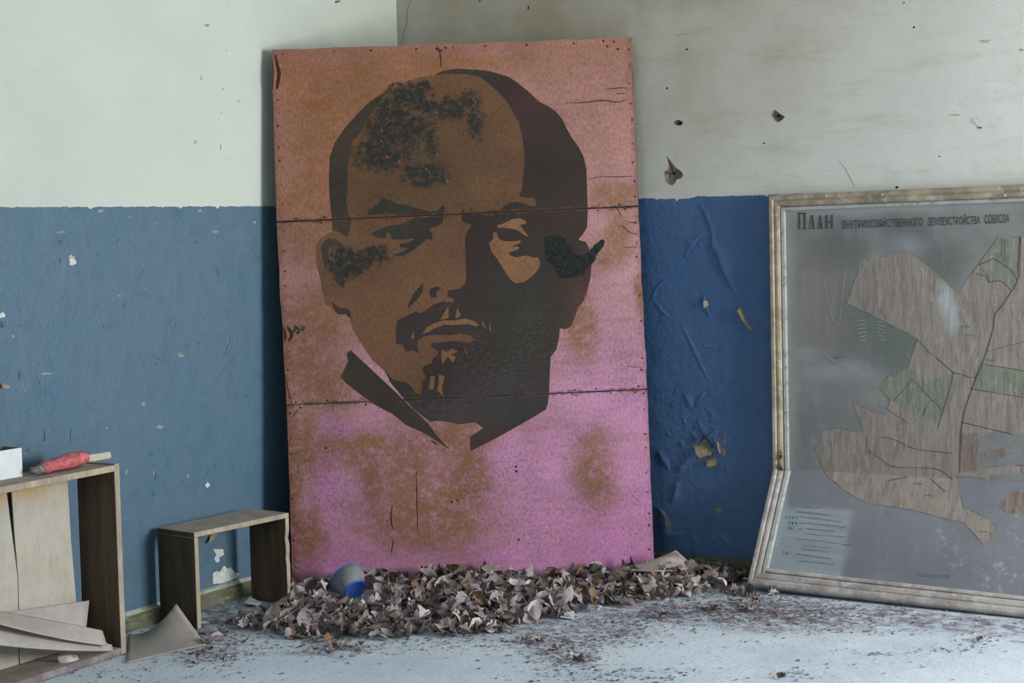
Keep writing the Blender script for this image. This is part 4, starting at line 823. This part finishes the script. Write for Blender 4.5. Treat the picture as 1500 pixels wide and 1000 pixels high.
# ------------------------------------------------------------------ warped sheets and boards on the floor
M_FIB = wood('warped_fibreboard', C(172, 165, 160, 1.1), C(158, 150, 145, 1.08), (1, 1, 1), C(168, 162, 162))
M_FIBD = wood('dust_grey_fibreboard', C(158, 150, 145), C(144, 136, 131), (1, 1, 1), C(160, 154, 153))
def patch(name, ctrl, mat, label, cat, thick=.004, n=16, parent=None, group=None):
    """A curved sheet from a grid of control points (rows of equal length), Bernstein-blended, given real thickness."""
    R, S = len(ctrl), len(ctrl[0]); B = lambda n_, i, t: math.comb(n_, i)*t**i*(1-t)**(n_-i)
    org = ctrl[0][0].copy(); org.z = 0; bm = bmesh.new(); g = []
    for i in range(n+1):
        row = []
        for j in range(n+1):
            u, v = i/n, j/n; p = V()
            for a_ in range(R):
                for b_ in range(S): p += V(ctrl[a_][b_])*(B(R-1, a_, u)*B(S-1, b_, v))
            row.append(bm.verts.new(p-org+V((0, 0, .0006*fbm(p.x*30, p.y*30)))))
        g.append(row)
    for i in range(n):
        for j in range(n): bm.faces.new((g[i][j], g[i+1][j], g[i+1][j+1], g[i][j+1]))
    bmesh.ops.recalc_face_normals(bm, faces=bm.faces)
    bmesh.ops.solidify(bm, geom=bm.faces[:], thickness=thick)
    o = mesh(name, bm, mat, None, True); o.location = org; tag(o, label, cat, group); return o
fa = floor_at
# bent sheet in front of the small box
patch('bent_fibreboard', [[fa(184, 970, .005), fa(240, 957, .004), fa(302, 944, .005)], [fa(185, 957, .005), fa(235, 940, .004), fa(288, 925, .02)], [fa(188, 928, .006), fa(222, 934, .004), fa(258, 884, .125)]], M_FIBD, 'grey bent fibreboard sheet with one corner curled up before the small box', 'board', .003)
# sheets heaped in front of the tall box
q_ = lambda x, y, d: hit(x, y, (1, 0, 0), (d, 0, 0))
patch('warped_plywood', [[q_(-40, 901, .285), q_(70, 935, .285), q_(157, 945, .272)], [q_(-40, 888, .17), q_(80, 908, .20), q_(150, 923, .245)]], M_FIB, 'uppermost warped pale sheet with rounded corner before the tall box', 'board', .004)
patch('warped_plywood', [[q_(-40, 938, .265), q_(60, 955, .275), q_(166, 952, .262)], [q_(-40, 898, .20), q_(60, 915, .22), q_(164, 944, .24)]], M_FIB, 'lower warped pale sheet under the curled one at the left edge', 'board', .004)
patch('warped_plywood', [[q_(-40, 915, .15), q_(40, 912, .15), q_(126, 922, .165)], [q_(-40, 903, .11), q_(30, 893, .11), q_(131, 879, .125)]], M_FIB, 'upright curved pale sheet standing inside the tall box', 'board', .004)
# torn card
o = patch('torn_card', [[fa(86, 980, .006), fa(100, 979, .02), fa(120, 971, .006)], [fa(84, 962, .045), fa(98, 956, .05), fa(112, 960, .045)]], plain('torn_card_paper', C(190, 188, 186), .9, .15, 40), 'small torn scrap of pale card stuck up before the tall box foot', 'scrap', .0015, 8)
# card propped at the right foot of the painted board
patch('grey_card_sheet', [[fa(896, 832, .052), fa(975, 842, .075), fa(1019, 831, .045)], [fa(950, 822, .07), fa(965, 815, .09), fa(1012, 824, .06)], [fa(960, 818, .085), fa(980, 812, .11), fa(990, 806, .125)]], M_FIBD, 'grey dusty card with a peaked corner at the painted board\'s lower right', 'card', .002)

# ------------------------------------------------------------------ blue pail among the leaves
M_PAIL = (lambda n: (n.color(n.mix(n.mr(n.noise(8, 6, .65), .3, .6), C(150, 148, 146), C(124, 128, 138))), n.bump(n.noise(40, 4), .15, .005), n.m)[-1])(N('dusty_pail_side', .7, .3))
M_PBLUE = plain('blue_pail_paint', C(66, 104, 196, 1.05), .5, .12, 14)
def off_board(x, y, d): return hit(x, y, BN, TL+BN*d)
pb, pm = off_board(520.5, 864, .175), off_board(507.5, 846, .125)
ax = (pm-pb).normalized(); L_ = (pm-pb).length
xa = ax.orthogonal().normalized(); ya = ax.cross(xa)
PAIL = empty('small_pail', frame(pb, xa, ya, ax), 'small dusty grey pail with bright blue base lying in the leaves', 'pail')
def lathe(name, prof, mat, parent, seg=36, closed=False):
    bm = bmesh.new(); rows = [[bm.verts.new((r*math.cos(2*math.pi*k/seg), r*math.sin(2*math.pi*k/seg), z)) for k in range(seg)] for r, z in prof]
    for r, s in zip(rows, rows[1:]):
        for k in range(seg): bm.faces.new((r[k], r[(k+1) % seg], s[(k+1) % seg], s[k]))
    if closed: bm.faces.new(rows[0][::-1]); bm.faces.new(rows[-1])
    bmesh.ops.recalc_face_normals(bm, faces=bm.faces); return mesh(name, bm, mat, parent, True)
r0, r1 = .045, .073
lathe('pail_side', [(r0, .003), (r1, L_), (r1-.003, L_), (r0-.003, .008)], M_PAIL, PAIL)
lathe('pail_base', [(.001, .006), (r0-.010, .006), (r0-.006, -.001), (r0+.0015, -.001), (r0+.0025, .004), (r0, .008)], M_PBLUE, PAIL)
lathe('pail_rim', [(r1-.003, L_-.001), (r1+.001, L_-.002), (r1+.002, L_), (r1+.001, L_+.002), (r1-.003, L_+.001), (r1-.003, L_-.001)], M_PBLUE, PAIL)

# ------------------------------------------------------------------ dry leaves
LEAF_KINDS = [('mauve grey', C(156, 145, 149)), ('dark brown', C(92, 81, 78)), ('grey brown', C(132, 119, 115)), ('pale dusty', C(190, 184, 188)), ('rusty orange', C(130, 98, 74))]
LEAF_ODDS = [.34, .24, .25, .11, .06]
def leaf_mat(name, col):
    n = N(name, .85, .2)
    if col is None:
        stops = []; p = 0
        for (k_, c_), w_ in zip(LEAF_KINDS, LEAF_ODDS): stops.append((p, c_)); p += w_
        c = n.ramp(n.rnd(True), stops); c.node.color_ramp.interpolation = 'CONSTANT'
        d = n.mix(.45, c, C(60, 52, 50)); l = c
    else: d = tuple(x*.62 for x in col[:3])+(1,); l = col
    c = n.mix(n.mr(n.noise(60, 5, .65), .42, .68, 0, .6), l, d); c = n.mix(n.mr(n.noise(25, 4), .5, .7, 0, .4), c, C(160, 152, 156))
    n.color(c); n.bump(n.noise(90, 4), .4, .004); return n.m
M_LEAFK = [leaf_mat('dry_leaf_'+k.replace(' ', '_'), c) for k, c in LEAF_KINDS]; M_LEAFS = leaf_mat('dry_leaf_litter', None)
def leaf_geo(seed):
    """A curled, folded leaf about one unit long: lobed outline, midrib crease, edge curl. Returns verts, faces."""
    R = random.Random(seed); lobes = R.choice((0, 0, 3, 5)); n = 7; curl = R.uniform(.5, 2.2)*R.choice((1, 1, -1)); fold = R.uniform(.2, 1.1); wd = R.uniform(.5, .85); tw = R.uniform(-.9, .9); vs = []; fs = []
    for i in range(n+1):
        t = i/n; half = wd*.5*math.sin(math.pi*min(max(t, .02), .985))**.8*(1-.25*t)
        if lobes: half *= 1+.38*math.cos(lobes*math.pi*t*1.3)
        for s in (-1, -.5, 0, .5, 1):
            hw = half*s*R.uniform(.85, 1.12)
            ang = curl*(t-.5); X = math.sin(ang)/curl if abs(curl) > .1 else t-.5; Zc = (1-math.cos(ang))/curl
            up = abs(hw)*fold+.5*(abs(s)**2)*half*R.uniform(-.2, .5)
            a2 = tw*(t-.5); y = hw*math.cos(a2)-up*math.sin(a2)*.5; z = up*math.cos(a2)+hw*math.sin(a2)
            vs.append((X, y, Zc+z+R.uniform(-.02, .02)))
    for i in range(n):
        for k in range(4): a_ = i*5+k; fs.append((a_, a_+1, a_+6, a_+5))
    b0 = len(vs); vs += [(vs[2][0]-.26, .012, vs[2][2]+.03), (vs[2][0]-.26, -.012, vs[2][2]+.03), (vs[2][0], .014, vs[2][2]), (vs[2][0], -.014, vs[2][2])]; fs.append((b0, b0+1, b0+3, b0+2))
    return np.array(vs), fs
GEO = [leaf_geo(s) for s in range(14)]
LME = []
for vs, fs in GEO:
    me = bpy.data.meshes.new('dry_leaf'); me.from_pydata([tuple(v) for v in vs], [], fs); me.materials.append(M_LEAFK[0])
    for p_ in me.polygons: p_.use_smooth = True
    row = [me]
    for m_ in M_LEAFK[1:]:
        k_ = me.copy(); k_.materials[0] = m_; row.append(k_)
    LME.append(row)
HEAP = [(345, 905), (395, 882), (430, 869), (600, 861), (770, 853), (959, 843), (1005, 838), (1060, 836), (1090, 850), (1128, 866), (1100, 876), (1040, 868), (985, 882), (930, 886), (880, 897), (832, 906), (790, 915), (735, 928), (690, 933), (600, 938), (540, 938), (500, 936), (440, 940), (400, 932), (360, 925), (335, 918)]
HW = np.array([[*fa(x, y)[:2]] for x, y in HEAP])
def inside(P, x, y):
    c = False; j = len(P)-1
    for i in range(len(P)):
        if (P[i][1] > y) != (P[j][1] > y) and x < (P[j][0]-P[i][0])*(y-P[i][1])/(P[j][1]-P[i][1])+P[i][0]: c = not c
        j = i
    return c
SEG = np.array([HW[i] for i in range(len(HW))]); FRONT = HW[9:]; 
def dfront(x, y):
    m = 9
    P = list(FRONT)+[HW[0]]
    for a_, b_ in zip(P, P[1:]):
        d = b_-a_; t = min(max(((x-a_[0])*d[0]+(y-a_[1])*d[1])/(d@d), 0), 1); m = min(m, math.hypot(x-a_[0]-d[0]*t, y-a_[1]-d[1]*t))
    return m
BF, BR_ = BM @ V((*cBL, 0)), BM @ V((*cBR, 0)); BT = (BR_-BF); BT.z = 0; BLn = BT.length; BT.normalize()
def heap_h(x, y):
    s = (V((x, y, 0))-V((BF.x, BF.y, 0))).dot(BT)/BLn
    H = np.interp(s, [-.3, -.1, 0, .15, .5, .7, .85, 1, 1.15, 1.4], [.012, .03, .05, .075, .07, .045, .05, .05, .045, .012])
    return H*min(1, (dfront(x, y)/.34))**.95
def board_clear(P):  # height-aware gap to the painted board's face
    return (P-TL).dot(BN)
mnx, mxx, mny, mxy = HW[:, 0].min(), HW[:, 0].max(), HW[:, 1].min(), HW[:, 1].max()
cand = []
while len(cand) < 1500:
    x, y = random.uniform(mnx, mxx), random.uniform(mny, mxy)
    if not inside(HW, x, y): continue
    h = heap_h(x, y)
    if dfront(x, y) < .05 and random.random() < .45: continue
    lay = random.random()**.6; sz = random.uniform(.042, .086)*(1 if dfront(x, y) > .06 else .75); P = V((x, y, .007+h*lay))
    if x < .30 and y < -1.17 and x > .02: 
        if -1.70 < y: continue
    if board_clear(P) < sz*.55+.004: continue
    if y > -.045 or x < .045: continue
    pz = MO.y-YM
    if x > 1.66 and y > -.30: continue
    pq = proj(P)
    if abs(pq[0]-516) < 38 and 815 < pq[1] < 884 and (P-TL).dot(BN) > .08: continue
    if (P-pb).dot(ax) > -.03 and (P-pb).dot(ax) < L_+.03 and ((P-pb)-ax*(P-pb).dot(ax)).length < .095 and lay > .3: continue
    tilt = Matrix.Rotation(random.gauss(0, .75), 3, 'X') @ Matrix.Rotation(random.gauss(0, .75), 3, 'Y')
    if random.random() < .25: tilt = Matrix.Rotation(math.pi, 3, 'X') @ tilt
    rot = Matrix.Rotation(random.uniform(0, 6.283), 3, 'Z') @ tilt
    cand.append((lay*h-.3*random.random()*h+.35*sz, P, rot, sz, random.randrange(len(GEO)), dfront(x, y)))
for px, py, k in ((490, 944, 7), (470, 948, 4), (520, 950, 3), (310, 925, 8), (350, 912, 5), (330, 935, 5), (1437, 938, 2), (1165, 988, 1), (780, 938, 5), (820, 955, 5), (845, 965, 5), (300, 955, 5), (320, 960, 4), (980, 893, 6), (1090, 888, 9), (1050, 893, 4), (1130, 872, 3), (1500, 935, 1)):
    for _ in range(k):
        P = fa(px+random.gauss(0, 12), py+random.gauss(0, 5), .009); cand.append((.001+random.random()*.02, P, Matrix.Rotation(random.uniform(0, 6.28), 3, 'Z') @ Matrix.Rotation(random.gauss(0, .25), 3, 'X'), random.uniform(.03, .055), random.randrange(len(GEO)), 0))
def lowest(c):
    vs = (GEO[c[4]][0]*c[3]) @ np.array(c[2]).T
    if c[1].z+vs[:, 2].min() < .0015: c[1].z = .0015-vs[:, 2].min()
for c in cand: lowest(c)
cand.sort(key=lambda c: -c[0])
single, rest = [], []
for c in cand:      # the uppermost leaves, well spread, lie singly; the rest pack underneath
    ok = len(single) < 300 and all((c[1]-d[1]).length > .42*(c[3]+d[3]) for d in single)
    (single if ok else rest).append(c)
for i, c in enumerate(single):
    kind = random.choices(range(5), LEAF_ODDS)[0]
    o = bpy.data.objects.new('dry_leaf', LME[c[4]][kind]); COL.objects.link(o)
    o.matrix_world = Matrix.Translation(c[1]) @ c[2].to_4x4() @ Matrix.Scale(c[3], 4)
    px_, py_ = proj(c[1]); back_ = board_clear(c[1]) < .16
    zone = 'strewn on the floor before the heap' if c[5] == 0 else 'by the small open box, left of the pail' if px_ < 470 else 'around the blue-based pail' if px_ < 560 else ('under the left half of the portrait' if px_ < 690 else 'under the right half of the portrait' if px_ < 830 else 'near the board\'s right foot' if px_ < 960 else 'beyond the board, before the blue wall')+('' if px_ >= 960 else ', against the board' if back_ else ', on the open side')
    tag(o, LEAF_KINDS[kind][0]+' curled dry leaf '+zone, 'leaf', 'dry leaves on the heap')
allv, allf, b0 = [], [], 0
for c in rest:
    vs, fs = GEO[c[4]]; allv.append((vs*c[3]) @ np.array(c[2]).T+np.array(c[1])); allf += [tuple(i+b0 for i in f) for f in fs]; b0 += len(vs)
me = bpy.data.meshes.new('leaf_litter'); me.from_pydata(np.vstack(allv).tolist(), [], allf); me.materials.append(M_LEAFS)
for p_ in me.polygons: p_.use_smooth = True
o = bpy.data.objects.new('leaf_litter', me); COL.objects.link(o); o['kind'] = 'stuff'; tag(o, 'packed dry leaf litter heaped on the floor below the painted board', 'leaf litter')
# crumbs: broken leaf bits strewn over the concrete
M_CRUMB = (lambda n: (n.color(n.ramp(n.rnd(True), [(0, C(80, 70, 78)), (.3, C(116, 104, 116)), (.55, C(94, 82, 86)), (.8, C(140, 128, 140)), (1, C(190, 188, 190))])), n.m)[-1])(N('leaf_crumbs', .9, .2))
cv, cf = [], []
spots = [(490, 946, 40, 9, 200), (310, 955, 45, 12, 260), (350, 935, 50, 10, 200), (790, 935, 45, 12, 300), (830, 958, 32, 14, 350), (905, 915, 40, 9, 260), (910, 932, 25, 8, 140), (1100, 893, 70, 14, 800), (1180, 900, 60, 13, 500), (1010, 896, 70, 9, 300), (1380, 908, 110, 9, 220), (890, 990, 70, 8, 160), (1437, 938, 22, 6, 60), (1165, 988, 18, 4, 40), (650, 940, 180, 8, 320), (1130, 866, 40, 8, 240), (1000, 880, 90, 8, 260), (560, 945, 160, 8, 80), (1250, 960, 240, 30, 50), (700, 975, 350, 20, 60), (1290, 958, 30, 2, 30), (940, 905, 60, 5, 160), (1200, 925, 90, 4, 70), (170, 985, 100, 10, 110), (95, 968, 30, 5, 40), (320, 885, 30, 16, 120), (230, 900, 40, 12, 60), (1395, 953, 30, 2, 30), (1290, 890, 120, 6, 160)]
for px, py, sx, sy, k in spots:
    for _ in range(int(k*2.2)):
        P = fa(random.gauss(px, sx), random.gauss(py, sy), 0)
        if P.x < .03 or P.y > -.04 or (P.x > 1.7 and P.y > -.25): continue
        r = .0016+.008*random.random()**2.5; th = random.uniform(0, 6.28); e = random.uniform(.35, 1); z = .0008+random.uniform(0, .0022)
        b = len(cv)
        for q in range(4):
            a_ = th+q*math.pi/2+random.uniform(-.3, .3); cv.append((P.x+r*math.cos(a_)*(1 if q % 2 else e), P.y+r*math.sin(a_)*(1 if q % 2 else e), z+random.uniform(0, .002)))
        cv.append((P.x, P.y, z+.002)); cf += [(b, b+1, b+4), (b+1, b+2, b+4), (b+2, b+3, b+4), (b+3, b, b+4)]
me = bpy.data.meshes.new('leaf_crumbs'); me.from_pydata(cv, [], cf); me.materials.append(M_CRUMB)
o = bpy.data.objects.new('leaf_crumbs', me); COL.objects.link(o); o['kind'] = 'stuff'; tag(o, 'crumbled leaf fragments strewn over the dusty concrete floor', 'debris')
# fallen plaster and paint scraps
def scrap(px, label, mat=M_BARE):
    bm = bmesh.new(); tess(bm, px); c = fa(*np.mean(np.array(px), 0))
    for v in bm.verts:
        q = fa(v.co.x, v.co.y, .006); v.co = q-c+V((0, 0, random.uniform(-.003, .012)))
    g = bmesh.ops.extrude_face_region(bm, geom=bm.faces[:])
    for v in [e for e in g['geom'] if isinstance(e, bmesh.types.BMVert)]: v.co.z += .0025
    bmesh.ops.recalc_face_normals(bm, faces=bm.faces); o = mesh('plaster_scrap', bm, mat); o.location = c; tag(o, label, 'plaster scrap', 'fallen plaster scraps')
scrap([(316, 876), (330, 875), (342, 872), (343, 876), (332, 880), (322, 880)], 'thin white plaster scrap on the floor under the small box')
scrap([(358, 886), (366, 878), (374, 878), (384, 885), (378, 888), (364, 888)], 'white plaster scrap in front of the small box\'s right board')
scrap([(354, 905), (364, 899), (370, 900), (366, 907)], 'whitish plaster scrap at the left tip of the leaf heap')
scrap([(821, 905), (828, 893), (836, 891), (842, 900), (840, 906)], 'pale plaster scrap at the front edge of the leaf heap')
scrap([(858, 893), (864, 886), (882, 892), (876, 896)], 'flat white scrap at the leaf heap edge, right of the pale one')
